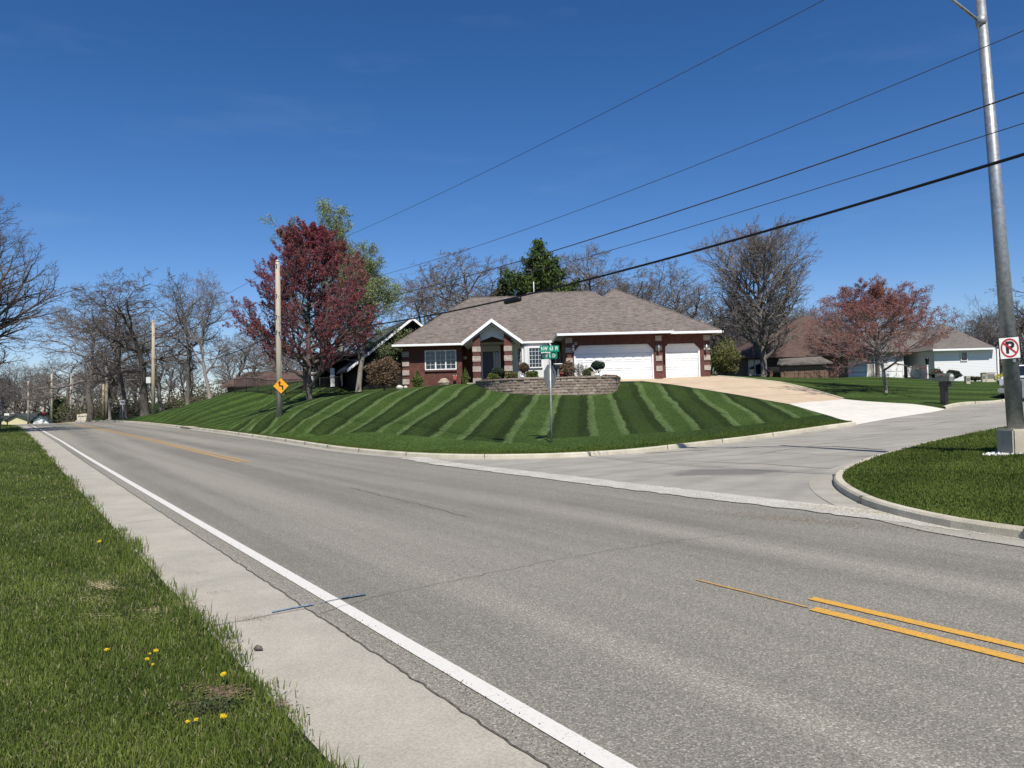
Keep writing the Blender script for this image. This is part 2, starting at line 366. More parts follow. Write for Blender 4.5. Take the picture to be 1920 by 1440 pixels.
def mat_leaf(name, a, b, c=None, trans=.25):
    m = Mat(name, .75, .2); at = m.n('ShaderNodeAttribute', attribute_name='tint')
    n = m.noise(m.coord(), .55, 4, .6)
    col = m.ramp(at.outputs['Fac'], [(0, a), (1, b)])
    if c: col = m.mix(m.ramp(n, [(.45, 0), (.62, .8)]), col, c)
    m.color(col)
    tr = m.n('ShaderNodeBsdfTranslucent'); m.l(col if hasattr(col, 'links') else at.outputs['Color'], tr.inputs[0])
    mx = m.n('ShaderNodeMixShader'); mx.inputs[0].default_value = trans; out = m.t.nodes['Material Output']
    m.l(m.b.outputs[0], mx.inputs[1]); m.l(tr.outputs[0], mx.inputs[2]); m.l(mx.outputs[0], out.inputs[0]); return m.m
LEAF_RED = mat_leaf('leaf_red', (.14, .030, .048), (.37, .11, .135), (.28, .10, .08))
LEAF_RED2 = mat_leaf('leaf_rust', (.18, .068, .066), (.37, .17, .155), (.29, .13, .085))
LEAF_PALE = mat_leaf('leaf_pale', (.19, .25, .085), (.36, .44, .20), (.18, .20, .07))
LEAF_PINE = mat_leaf('needles', (.030, .058, .016), (.12, .165, .045), (.045, .075, .022), .15)
LEAF_BUSH = mat_leaf('leaf_bush', (.035, .05, .02), (.10, .12, .05), (.07, .055, .04), .1)
LEAF_YEW = mat_leaf('leaf_yew', (.05, .075, .015), (.16, .19, .05), None, .1)
LEAF_TOP = mat_leaf('leaf_topiary', (.018, .035, .022), (.06, .085, .055), None, .1)
LEAF_BRN = mat_leaf('leaf_brown', (.09, .055, .035), (.20, .14, .085), None, .1)
LEAF_OLV = mat_leaf('leaf_olive', (.10, .11, .035), (.22, .22, .08), (.12, .09, .05), .2)
GRASS_M = mat_leaf('grass_blades', (.036, .068, .010), (.215, .265, .055), None, .3)
GRASS_DRY = mat_leaf('grass_dry', (.17, .16, .075), (.36, .33, .19), None, .15)

# ---------------------------------------------------------------- terrain height
ctrl = []
def cp(px, py, Y): p = W(px, py, Y); ctrl.append((p.x, p.y, p.z-.1))
T_L = [(-30, 2.38), (0, 2.38), (45, 2.4), (70, 2.25), (86, 2.0), (98, .6), (115, -4), (140, -14)]
T_C = [(-30, 5.36), (6, 5.36), (18, 5.8), (24, 6.0), (40, 6.15), (70, 5.85), (83, 5.4), (98, 4.1), (115, -.5), (140, -10)]
T_R = [(21.6, 10.25), (26, 9.95), (35, 10.42), (46, 10.7), (67, 10.65), (80, 10.3), (98, 8.6), (115, 4), (140, -6)]
def tab(T, s): return float(np.interp(s, [a for a, b in T], [b for a, b in T]))
ROADZ = [(-40, 0), (30, 0), (41, .05), (70, .2), (90, .28), (98, .2), (112, -.5), (140, -2.4)]
for s in (-40, -25, -15, -8, -2, 4, 10, 16, 22, 28, 34, 41, 50, 60, 70, 80, 90, 98, 105, 112, 125, 140):
    for T, o in ((T_L, -.9), (T_C, 0), (T_R, 0)):
        if T is T_R and s < 22: x, y = sn(s, 9.6)
        else: x, y = sn(s, tab(T, s)+o)
        ctrl.append((x, y, tab(ROADZ, s)))
    for dn, dz in ((-7, .02), (-22, .25), (-60, .2)):
        x, y = sn(s, tab(T_L, s)+dn); ctrl.append((x, y, tab(ROADZ, s)+dz))
KA2 = [(-3.34, 23.68), (-1.27, 22.1), (.55, 21.7), (2.09, 21.95), (3.74, 22.8), (5.8, 24.75), (8.2, 26.95), (10.9, 29.0), (13.5, 30.3)]
KB = [sn(-30, 9.3), sn(-12, 9.3), (5.57, 8.47), (5.06, 10.66), (5.42, 12.95), (6.1, 14.89), (7.4, 16.8), (9.4, 19.1), (14.8, 23.0), (22, 28.4), (36, 38.9), (60, 57)]
KC = [(19.7, 35.0), (24.2, 38.4), (40, 50.2), (60, 65)]
for (x, y), z in zip(KA2, (0, 0, 0, 0, 0, 0.02, .05, .16, .32)): ctrl.append((x, y, z))
for (x, y), z in zip(KB[2:], (0, 0, 0, 0, .03, .1, .42, .75, 1.3, 2.0)): ctrl.append((x, y, z))
for (x, y), z in zip(KC, (.66, .85, 1.35, 2.0)): ctrl.append((x, y, z))
for p in ((3, 16, 0), (8, 22, .03), (12, 26, .15), (9, 11, .08), (9.5, 14.5, .2), (12, 19, .33), (14, 13, .35), (20, 20, .6), (12, 2, .15), (30, 5, .5), (40, 25, 1.2)): ctrl.append(p)
for a in ((524, 778, 42), (580, 748, 50), (300, 773, 76), (350, 759, 72), (400, 747, 68), (440, 742, 64), (640, 742, 51), (700, 736, 51), (756, 728, 51.5),
          (820, 722.5, 51), (888, 719, 49.5), (893, 726, 45), (950, 739, 42.2), (1030, 741, 41.5), (1100, 741.5, 41.7), (1155, 738, 42.6), (1161, 712, 46.6), (1206, 714.5, 45.5),
          (1264, 722, 43.5), (1311, 729, 42), (1386, 741, 39.5), (1480, 758, 36.5), (1580, 749, 40), (1460, 717, 46), (1345, 706, 47.5), (1227, 711.5, 47),
          (1662, 736, 42), (1650, 706, 58), (1771, 756, 35.6), (1700, 712, 56), (1440, 707, 58), (1540, 713, 56), (1860, 720, 56), (1034, 829, 24.3),
          (1600, 712, 62), (1860, 709, 68)): cp(*a)
for p in ((0, 56, 2.6), (-10, 60, 2.6), (10, 60, 2.7), (0, 80, 2.8), (-30, 95, 2.6), (30, 90, 3), (70, 100, 3), (-60, 130, 2), (-100, 160, -1), (-130, 110, -2.5), (-90, 130, -2.4),
          (0, 160, 3.5), (80, 160, 3.5), (110, 60, 3), (110, 0, 1.5), (-60, 110, .6), (-160, 170, -3), (-5, 32, .68), (4, 32, .68), (-12, 36, .62), (9.5, 33, .72)): ctrl.append(p)
CT = np.array(ctrl)
def _phi(r2): return np.where(r2 > 0, .5*r2*np.log(np.maximum(r2, 1e-12)), 0)
def _fit():
    X = CT[:, :2]; n = len(X); r2 = ((X[:, None]-X[None])**2).sum(-1); K = _phi(r2)+np.eye(n)*1.5
    Pm = np.hstack([np.ones((n, 1)), X]); A = np.zeros((n+3, n+3)); A[:n, :n] = K; A[:n, n:] = Pm; A[n:, :n] = Pm.T
    return np.linalg.solve(A, np.concatenate([CT[:, 2], [0, 0, 0]]))
TW = _fit()
def Gv(x, y):
    x = np.clip(np.asarray(x, float), -170, 115); y = np.clip(np.asarray(y, float), -40, 175); out = np.empty(len(x))
    for i in range(0, len(x), 40000):
        a, b = x[i:i+40000], y[i:i+40000]
        r2 = (a[:, None]-CT[None, :, 0])**2+(b[:, None]-CT[None, :, 1])**2
        out[i:i+40000] = _phi(r2) @ TW[:-3] + TW[-3] + TW[-2]*a + TW[-1]*b
    # the carriageway is true to its own long profile
    s = x*RD[0]+y*RD[1]; n = x*RN[0]+y*RN[1]
    nr = np.where(s > 21.6, np.interp(s, [a for a, b in T_R], [b for a, b in T_R])+.2, 10.0)
    nl = np.interp(s, [a for a, b in T_L], [b for a, b in T_L])-1.5
    w = np.clip((nr+1.6-n)/1.6, 0, 1)*np.clip((n-nl+1.5)/1.5, 0, 1); w = w*w*(3-2*w)
    w = np.where((s < 21.6) & (n > 9.4), np.clip((11.2-n)/1.8, 0, 1), w)
    sz = [ -60, 20, 30, 36, 42, 50, 60, 70, 78, 84, 90, 96, 102, 108, 116, 128, 140, 170]
    zz = [0, 0, .01, .03, .06, .10, .15, .205, .245, .27, .275, .24, .13, -.06, -.45, -1.3, -2.3, -3]
    return out*(1-w)+w*np.interp(s, sz, zz)
def G(x, y): return float(Gv([x], [y])[0])

# ---------------------------------------------------------------- sheets
def inside(poly, X, Y):
    r = np.zeros(len(X), bool); k = len(poly)
    for i in range(k):
        x1, y1 = poly[i]; x2, y2 = poly[(i+1) % k]
        if y1 == y2: continue
        c = ((y1 > Y) != (y2 > Y)) & (X < (x2-x1)*(Y-y1)/(y2-y1)+x1); r ^= c
    return r
def resample(pl, d, closed=False):
    out = []; k = len(pl); m = k if closed else k-1
    for i in range(m):
        a = np.array(pl[i]); b = np.array(pl[(i+1) % k]); q = max(1, int(np.linalg.norm(b-a)/d))
        for j in range(q): out.append(tuple(a+(b-a)*j/q))
    if not closed: out.append(tuple(pl[-1]))
    return out
def arclen(pl, d):
    P = np.array(pl); L = np.concatenate([[0], np.cumsum(np.linalg.norm(np.diff(P, axis=0), axis=1))]); q = np.arange(0, L[-1], d)
    return [(float(np.interp(v, L, P[:, 0])), float(np.interp(v, L, P[:, 1]))) for v in q]
def smooth(pl, it=2):
    for _ in range(it):
        q = [pl[0]]
        for a, b in zip(pl[:-1], pl[1:]):
            q += [(a[0]*.75+b[0]*.25, a[1]*.75+b[1]*.25), (a[0]*.25+b[0]*.75, a[1]*.25+b[1]*.75)]
        pl = q+[pl[-1]]
    return pl
def offset(pl, d):
    out = []
    for i in range(len(pl)):
        a = np.array(pl[max(0, i-1)]); b = np.array(pl[min(len(pl)-1, i+1)]); t = (b-a)/np.linalg.norm(b-a)
        out.append((pl[i][0]-t[1]*d, pl[i][1]+t[0]*d))
    return out
def sheet(name, poly, sp, zoff, mat, kind='structure', bd=None):
    bnd = resample(poly, bd or sp, True); P = np.array(poly)
    gx, gy = np.meshgrid(np.arange(P[:, 0].min()+sp/2, P[:, 0].max(), sp), np.arange(P[:, 1].min()+sp/2, P[:, 1].max(), sp))
    gx = gx.ravel(); gy = gy.ravel(); k = inside(poly, gx, gy); pts = [Vector(b) for b in bnd]+[Vector((a, b)) for a, b in zip(gx[k], gy[k])]
    nb = len(bnd); r = delaunay_2d_cdt(pts, [(i, (i+1) % nb) for i in range(nb)], [], 1, 1e-5)
    V = np.array([(v.x, v.y) for v in r[0]]); Z = Gv(V[:, 0], V[:, 1])+(zoff(V[:, 0], V[:, 1]) if callable(zoff) else zoff)
    F = np.array([f for f in r[2] if len(f) == 3])
    skirt = None
    if name == 'lawn':
        loop = list(range(nb)); Vb = V[:nb]; k0 = len(V)
    a, b, c = V[F[:, 0]], V[F[:, 1]], V[F[:, 2]]; cr = (b[:, 0]-a[:, 0])*(c[:, 1]-a[:, 1])-(b[:, 1]-a[:, 1])*(c[:, 0]-a[:, 0])
    F[cr < 0] = F[cr < 0][:, ::-1]
    fs = [F]
    if name == 'lawn':
        V = np.vstack([V, Vb]); Z = np.concatenate([Z, Z[:nb]-.24]); i = np.arange(nb); j = (i+1) % nb; fs.append(np.stack([i, i+k0, j+k0, j], 1))
    o = np_mesh(name, np.column_stack([V, Z]), fs, mat, smooth=True); return tag(o, kind=kind)
def ribbon(name, pl, w, zoff, mat, kind='structure', d=1.0, parent=None):
    pl = resample(pl, d); A = offset(pl, w/2); B = offset(pl, -w/2); n = len(pl)
    V = np.array(A+B); Z = Gv(V[:, 0], V[:, 1])+zoff
    F = np.array([(i, i+n, i+n+1, i+1) for i in range(n-1)])
    o = np_mesh(name, np.column_stack([V, Z]), [F], mat); return tag(o, kind=kind)

def sl(T, off, s0, s1, st=3.0):
    return [sn(s, tab(T, s)+off) for s in np.arange(s0, s1+.01, st)]
# base terrain
gx = np.concatenate([np.linspace(-900, -180, 7), np.arange(-170, 116, 3.0), np.linspace(130, 900, 7)])
gy = np.concatenate([np.linspace(-400, -50, 4), np.arange(-40, 176, 3.0), np.linspace(190, 1200, 8)])
XX, YY = np.meshgrid(gx, gy); ZZ = Gv(XX.ravel(), YY.ravel())-1.0; nx, ny = len(gx), len(gy)
idx = np.arange(nx*ny).reshape(ny, nx); F = np.stack([idx[:-1, :-1], idx[:-1, 1:], idx[1:, 1:], idx[1:, :-1]], -1).reshape(-1, 4)
tag(np_mesh('ground', np.column_stack([XX.ravel(), YY.ravel(), ZZ]), [F], EARTH, smooth=True), kind='structure')

KA1 = sl(T_R, 0, 23, 140, 3)[::-1]                          # far end -> corner
KA = smooth(KA1[:-1]+KA2, 2); KBs = smooth(KB, 2); KCs = smooth(KC, 1)
road_left = sl(T_L, -.26, -30, 140, 3)
mouth = [KA2[0], (-.6, 18.9), (1.9, 14.6), KB[3]]
i_c = min(range(len(KA)), key=lambda i: (KA[i][0]-KA2[0][0])**2+(KA[i][1]-KA2[0][1])**2)
j_c = min(range(len(KBs)), key=lambda i: (KBs[i][0]-KB[3][0])**2+(KBs[i][1]-KB[3][1])**2)
mouth = [KA[i_c], (-.6, 18.9), (1.9, 14.6), KBs[j_c]]
sheet('main_road', road_left+KA[:i_c+1]+mouth[1:-1]+KBs[:j_c+1][::-1], 1.6, 0.0, ASPHALT)
# KA goes far->corner, so it closes the right side from far end down to the mouth; KB reversed runs back behind the camera
sheet('side_street', mouth[::-1][:-1]+KA[i_c:]+[(13.5, 30.3), (19.7, 35.0)]+KCs[1:]+[(60, 57)]+KBs[j_c:][::-1][1:-1], 1.6, 0.0, CONC_ST)
sheet('concrete_shoulder', sl(T_L, -1.15, -30, 140)+sl(T_L, -.26, -30, 140)[::-1], 1.2, 0.004, CONC_PAN)
_rs = arclen([(-3.1, 23.3), (-1.9, 20.9), (.4, 17.4), (2.6, 14.0), (4.3, 11.6), (5.3, 10.1), (6.3, 8.2)], .14); _rr = random.Random(8)
_e1 = [p for p in offset(_rs, .36)]; _e2 = [p for p in offset(_rs, -.36)]
_e1 = [(a+_rr.uniform(-.05, .05), b+_rr.uniform(-.05, .05)) for a, b in _e1]; _e2 = [(a+_rr.uniform(-.05, .05), b+_rr.uniform(-.05, .05)) for a, b in _e2]
_V = np.array(_e1+_e2); _n = len(_rs); tag(np_mesh('rough_strip_paving', np.column_stack([_V, Gv(_V[:, 0], _V[:, 1])+.013]), [np.array([(i, i+_n, i+_n+1, i+1) for i in range(_n-1)])], ROUGH_STRIP), kind='structure')
_c = [(a*.5+b*.5, c*.5+d*.5) for (a, c), (b, d) in (((3.7, 11.8), (4.0, 6.6)), ((8.2, 23.0), (8.0, 23.2)))]
# concrete gutter pans
ribbon('gutter_pan', arclen(offset(KA, -.2), .5), .42, .006, CONC_GUT, d=.5)
ribbon('gutter_pan', arclen(offset(KBs, .2), .5), .42, .010, CONC_GUT, d=.5)
DL_ = [tuple(W(1470, 756, 37))[:2], (6.5, 46.6)]; DR_ = [tuple(W(1580, 748, 40))[:2], tuple(W(1345, 705, 47.7))[:2]]
# markings
ribbon('white_edge_line', sl(T_L, 0, -10, 96, 2), .125, .008, WHITE_LINE)
ribbon('yellow_centre_line', [sn(-10, 5.36), sn(3.85, 5.36)], .115, .008, YEL)
ribbon('yellow_centre_line', [sn(-10, 5.62), sn(4.05, 5.62)], .105, .008, YEL)
ribbon('yellow_centre_line', [sn(3.9, 5.36), sn(5.1, 5.37)], .03, .008, YEL_OLD)
ribbon('yellow_centre_line', sl(T_C, -.13, 23.8, 98, 2), .115, .008, YEL_OLD)
ribbon('yellow_centre_line', sl(T_C, .13, 23.6, 98, 2), .115, .008, YEL_OLD)
def wig(pl, amp, d, seed):
    r = random.Random(seed); q = resample(pl, d); return [(a+r.uniform(-amp, amp), b+r.uniform(-amp, amp)) for a, b in q]
ribbon('road_joint', wig(sl(T_L, -.27, -10, 96, 2), .010, .07, 1), .014, .010, TARF, d=.06)
def gp(px, py): d = ray(px, py); t = -EYE/d[2]; return (d[0]*t, d[1]*t)
for i, s in enumerate((6.4, 12.9, 19.4, 25.9, 32.4, 38.9, 45.4)):
    ribbon('road_joint', wig([sn(s, tab(T_L, s)-1.15), sn(s+.06, tab(T_L, s)-.28)], .01, .12, i+9), .010, .012, TARF, d=.1)
ribbon('road_crack', wig([gp(860, 1088), gp(1040, 1050), gp(1230, 1020), gp(1400, 1000)], .03, .12, 3), .007, .009, TARF, d=.1)
ribbon('road_crack', wig([gp(655, 915), gp(780, 945), gp(880, 970)], .03, .2, 5), .012, .009, TARF, d=.2)
ribbon('road_crack', wig([gp(600, 1152), gp(700, 1120), gp(860, 1088)], .02, .12, 4), .006, .009, TARF, d=.1)
ribbon('street_crack', wig([gp(1210, 850), gp(1420, 838), gp(1560, 842), gp(1660, 853)], .02, .3, 6), .06, .010, DARK_LINE, d=.3)  # wide dark curved line across the side street
ribbon('street_crack', wig([gp(1250, 860), gp(1430, 868), gp(1570, 882)], .02, .3, 7), .03, .010, TARF, d=.3)  # thin dark ribbon painting the overhead wires' shadow on the concrete
for t_ in (.2, .45, .7, .93):      # control joints of the drive and the side street
    a_ = np.array(DL_[0])*(1-t_)+np.array(DL_[1])*t_; b_ = np.array(DR_[0])*(1-t_)+np.array(DR_[1])*t_; ribbon('driveway_joint', [tuple(a_), tuple(b_)], .02, .125, TARF, d=.4)
for k_, off_ in enumerate((-3.4,)):
    ribbon('street_joint', [(6.6, 21.3), (11.5, 25.5), (18.5, 30.6), (30, 39.2), (45, 50.3)], .025, .008, TARF, d=.6)
for q0, q1 in (((10.9, 28.9), (14.2, 22.6)), ((15.0, 31.4), (18.2, 25.6)), ((19.6, 34.8), (22.6, 29.0)), ((24.2, 38.2), (27.2, 32.4)), ((5.9, 24.7), (8.9, 18.6))):
    ribbon('street_joint', [q0, q1], .018, .008, TARF, d=.5)
for a, b, w, m_ in (((510, 1150), (588, 1135), .035, BLUE_P), ((598, 1133), (655, 1122), .015, BLUE_D), ((640, 1124), (686, 1116), .05, BLUE_D)):
    ribbon('blue_paint_mark', wig([gp(*a), gp(*b)], .004, .03, 11), w, .014, m_, d=.03)

# kerbs
def kerb(name, pl, side, w=.16, h=.13):
    pl = arclen(pl, .5)+[pl[-1]]; n = len(pl)
    rows = [(0, -.06), (.015, h-.03), (.045, h), (w, h), (w, -.06)]
    V = []; Gz = Gv([p[0] for p in pl], [p[1] for p in pl])
    for off, z in rows:
        q = offset(pl, off*side); V += [(a, b, g+z) for (a, b), g in zip(q, Gz)]
    F = [(r*n+i, r*n+i+1, (r+1)*n+i+1, (r+1)*n+i) for r in range(len(rows)-1) for i in range(n-1)]
    mb = MB(); mb.add(V, F, 0); o = mb.build(name, CONC_KERB); return tag(o, kind='structure')
kerb('kerb', KA, 1); kerb('kerb', KBs, -1); kerb('kerb', KCs, 1)
# expansion cuts across the kerbs
for K, side in ((KA, 1), (KBs, -1), (KCs, 1)):
    q = arclen(K, 3.1); A = offset(q, -.01*side); B = offset(q, .17*side)
    mb = MB()
    for i in range(1, len(q)-1):
        if q[i][1] > 60: continue
        g = G(*q[i]); a = Vector((*A[i], g+.065)); b = Vector((*B[i], g+.065)); t = (b-a).normalized()
        mb.box((a+b)/2, ((b-a).length, .007, .133), 0, rz=math.atan2(t.y, t.x))
    tag(mb.build('kerb_joint', TARF), kind='structure')
# storm drain in far kerb
DR = [sn(s, tab(T_R, s)) for s in (56.5, 58, 59.5)]
t_ = empty('storm_drain', (DR[1][0], DR[1][1], G(*DR[1])), 'dark kerb inlet with pale concrete lid on the far side of the road', 'drain')
t_.rotation_euler = (0, 0, math.atan2(RD[1], RD[0]))
MB().box((0, -.35, .10), (3.2, 1.0, .10), 0, bev=.02).build('lid', CONC_KERB, t_)
MB().box((0, .17, .035), (2.6, .07, .09), 0).box((0, -.3, .02), (2.4, .6, .03), 0).build('opening', BLACK, t_)

# lawns and drive
DL = [(13.5, 30.3), tuple(W(1480, 757, 36.5))[:2], tuple(W(1386, 740, 39.5))[:2], tuple(W(1311, 729, 42))[:2], tuple(W(1264, 721.5, 43.6))[:2], tuple(W(1206, 714, 45.5))[:2], (3.9, 46.4)]
DRT = [(19.7, 35.0), tuple(W(1580, 748, 40))[:2], tuple(W(1530, 732, 42.6))[:2], tuple(W(1460, 716, 46))[:2], tuple(W(1345, 705, 47.9))[:2]]
drive_l = [DL[0], DL[1]]
_a, _b = np.array(DL[0]), np.array(DRT[0]); _t = (_b-_a)/np.linalg.norm(_b-_a); _nn = np.array([-_t[1], _t[0]])
def apz(x, y): return .008+.107*np.clip(((x-_a[0])*_nn[0]+(y-_a[1])*_nn[1])/1.6, 0, 1)
sheet('driveway_apron', [DL[0], DRT[0], DRT[1], DL[1]], .5, apz, CONC_WHITE)
sheet('driveway', [DL[1], DRT[1], DRT[2], DRT[3], DRT[4], (12.6, 48.3), (3.9, 48.3), (3.9, 46.4)]+DL[1:-1][::-1][:-1], .8, .115, CONC_TAN)
kerb('driveway_edge', DRT[1:][::-1], 1, .12, .16)
backA = offset(KA, .15)
sheet('lawn', backA[:-1]+[(13.42, 30.42)]+DL[1:]+[(3.9, 160), (-150, 172), (-150, 122)], 1.3, .11, LAWN_A, bd=1.0)
sheet('lawn', [(19.62, 35.12)]+offset(KCs, .15)[1:]+[(112, 100), (112, 170), (3.92, 170), (3.92, 48.35), (12.62, 48.35)]+DRT[1:][::-1], 1.5, .125, LAWN_B, bd=1.0)
sheet('lawn', offset(KBs, -.15)[::-1]+[sn(-30, 40), (60, -30), (112, 0), (112, 90)], 1.2, .11, LAWN_N, bd=1.0)
sheet('lawn', sl(T_L, -1.12, -30, 140)+[(-160, 100), (-170, -38), sn(-35, -40)], 1.4, .05, LAWN_N, bd=1.0)

# ---------------------------------------------------------------- writing
def lettering(text, size, mat, parent, loc, rot=(math.pi/2, 0, 0), name='lettering', ext=.004, sx=1.0, bold=.0):
    cu = bpy.data.curves.new('txt', 'FONT'); cu.body = text; cu.size = size; cu.extrude = ext; cu.align_x = 'CENTER'; cu.align_y = 'CENTER'; cu.offset = bold
    to = bpy.data.objects.new('txt', cu); C.objects.link(to)
    me = bpy.data.meshes.new_from_object(to.evaluated_get(bpy.context.evaluated_depsgraph_get()))
    bpy.data.objects.remove(to); me.materials.clear(); me.materials.append(mat)
    o = bpy.data.objects.new(name, me); C.objects.link(o); o.parent = parent; o.location = loc; o.rotation_euler = rot; o.scale = (sx, 1, 1)
    return o
# ---------------------------------------------------------------- the brick house
def X_(px, py, Y): return W(px, py, Y).x
def Z_(px, py, Y): return W(px, py, Y).z
def roof_solid(mb, x0, x1, y0, y1, ze, r0, r1, th=.0):
    """hip roof: r0, r1 are the two ridge ends (front/left, back/right)"""
    v = [(x0, y0, ze), (x1, y0, ze), (x1, y1, ze), (x0, y1, ze), r0, r1]
    if abs(r0[0]-r1[0]) > abs(r0[1]-r1[1]): f = [(0, 1, 5, 4), (1, 2, 5), (2, 3, 4, 5), (3, 0, 4)]
    else: f = [(0, 1, 4), (1, 2, 5, 4), (2, 3, 5), (3, 0, 4, 5)]
    mb.add(v, f, 0); mb.add(v[:4], [(3, 2, 1, 0)], 1)
def fascia(mb, a, b, z, h=.15, w=.11):
    a = Vector(a); b = Vector(b); d = b-a; L = d.length; c = (a+b)/2
    mb.box((c.x, c.y, z-h/2+.02), (L+w, w, h), 0, rz=math.atan2(d.y, d.x), bev=.015)
ZB = 2.72; EZ = 5.5
house = empty('brick_house', (2, 50, ZB), 'long single storey red brick house with brown shingle roof and two white garage doors', 'house')
hp = lambda mb, name, mats, par=None, label=None: mb.build(name, mats, par or house, label)
def HB():                                      # builder in world space, shifted to the house's origin at build
    return MB()
def place(o, root=house):
    o.matrix_parent_inverse = Matrix.Translation(-Vector(root.location)); return o
xg0, xg1, xm = 3.42, 12.3, X_(1241, 680, 47.4)
xl, xr = X_(755, 700, 52.8), X_(866.5, 690, 52.8)
# walls
d0, d1 = X_(1076.5, 680, 47), X_(1226.5, 680, 47); s0, s1 = X_(1243, 680, 47.55), X_(1313.5, 680, 47.55)
dt = ZB+2.10
w_ = MB()
w_.box(((xg0+d0)/2, 47.15, 4.1), (d0-xg0, .3, 2.8)); w_.box(((d0+d1)/2, 47.15, (dt+EZ)/2), (d1-d0-.004, .296, EZ-dt))
w_.box(((d1+xm)/2, 47.15, 4.1), (xm-d1, .3, 2.8)); w_.box((xg0+.15, 50.2, 4.1), (.3, 5.8, 2.8))
w_.box(((xm+s0)/2+.02, 47.72, 4.1), (max(.1, s0-xm)+.3, .3, 2.796)); w_.box(((s0+s1)/2, 47.73, (dt+EZ)/2), (s1-s0-.004, .3, EZ-dt))
w_.box(((s1+xg1)/2, 47.73, 4.1), (xg1-s1, .3, 2.8)); w_.box((xg1-.15, 52, 4.1), (.29, 8.5, 2.79))
for x0, x1, t in ((d0, d1, 0), (s0, s1, .58)):   # clipped brick corners over the doors
    for a, b in ((x0, x0+.36), (x1, x1-.36)):
        w_.prism([(a, 47.002+t, dt+.002), (b, 47.002+t, dt+.002), (a, 47.002+t, dt-.36)], (0, .28, 0))
place(hp(w_, 'wall', BRICK))
w_ = MB(); wz0, wz1 = Z_(826, 692.5, 52.8), Z_(826, 657.5, 52.8); wx0, wx1 = X_(797.5, 675, 52.8), X_(854.8, 675, 52.8)
w_.box(((xl+wx0)/2, 52.95, 4.0), (wx0-xl, .3, 3.1)); w_.box(((wx1+xr)/2, 52.95, 4.0), (xr-wx1, .3, 3.1))
w_.box(((wx0+wx1)/2, 52.95, (wz0+2.45)/2), (wx1-wx0, .298, wz0-2.45)); w_.box(((wx0+wx1)/2, 52.95, (wz1+5.55)/2), (wx1-wx0, .298, 5.55-wz1))
w_.box((xr-.15, 53.9, 4.0), (.3, 1.6, 3.09)); w_.box((xl+.15, 57, 4.0), (.298, 7.8, 3.09))
w_.box(((xr+.5)/2-.6, 54.8, 4.0), (5.2, .3, 3.1))
place(hp(w_, 'wall', BRICK))
# siding bay
bx = [X_(966, 670, 52.9), X_(984, 670, 52.1), X_(1027, 670, 52.1), X_(1046, 670, 52.9)]; by = [52.9, 52.1, 52.1, 52.9]
w_ = MB(); w_.prism([(bx[0]-.5, 53.6, 2.5), (bx[0], by[0], 2.5), (bx[1], by[1], 2.5), (bx[2], by[2], 2.5), (bx[3], by[3], 2.5), (3.4, 53.6, 2.5)], (0, 0, 2.95))
place(hp(w_, 'siding_bay', SIDING_W))
# roofs
r_ = MB()
yr = 57.2; ya = X_(882, 558, 57.2); zr = EZ+.722*5.2
roof_solid(r_, X_(736, 647, 52), 6, 52, 62.4, EZ, (ya, yr, zr), (6, yr, zr))
zb = EZ+.722*5.62
roof_solid(r_, -4.1, 11.6, 51.994, 63.2, EZ+.004, (X_(989, 548, 57.6), 57.6, zb), (X_(1111, 547, 57.6), 57.6, zb))
pk = W(1152, 541, 51.2)
roof_solid(r_, 2.87, 12.9, 46.9, 58, EZ+.01, (pk.x, pk.y, pk.z), (pk.x, 56, pk.z-.02))
xe1 = X_(1262, 620, 46.2); xa = (2.84+xe1)/2
roof_solid(r_, 2.84, xe1, 46.2, 54, EZ+.012, (xa, 46.2+3.55, EZ+2.82), (xa, 51, EZ+2.82))
place(hp(r_, 'roof', [SHINGLE, SOFFIT]))
# ridge caps
for a_, b_ in (((ya, yr, zr), (X_(972, 557, yr), yr, zr)), ((X_(989, 548, 57.6), 57.6, zb), (X_(1111, 547, 57.6), 57.6, zb)), ((2.9, 46.95, EZ+.03), tuple(pk)),
               ((12.88, 46.93, EZ+.03), tuple(pk)), ((X_(736, 647, 52)+.05, 52.05, EZ+.03), (ya, yr, zr))):
    place(hp(MB().tube([a_, b_], .045, 6), 'ridge_cap', SHINGLE))
gx0, gx1 = X_(868, 640, 52), X_(977, 638, 52)
for a_, b_ in (((2.84, 46.2, 0), (xe1, 46.2, 0)), ((xe1+.06, 46.9, 0), (12.9, 46.9, 0)), ((2.82, 46.26, 0), (2.82, 51.9, 0)), ((12.92, 46.9, 0), (12.92, 58, 0)),
               ((X_(736, 647, 52), 52, 0), (gx0+.05, 52, 0)), ((gx1-.05, 52, 0), (2.75, 52, 0))):
    g_ = MB(); fascia(g_, a_, b_, EZ); place(hp(g_, 'gutter', WHITE))
place(hp(MB().tube([(2.6, 52.0, 5.35), (2.95, 52.3, 4.9), (3.33, 52.6, 4.75), (3.33, 52.6, 2.8)], .045, 6), 'downpipe', WHITE))
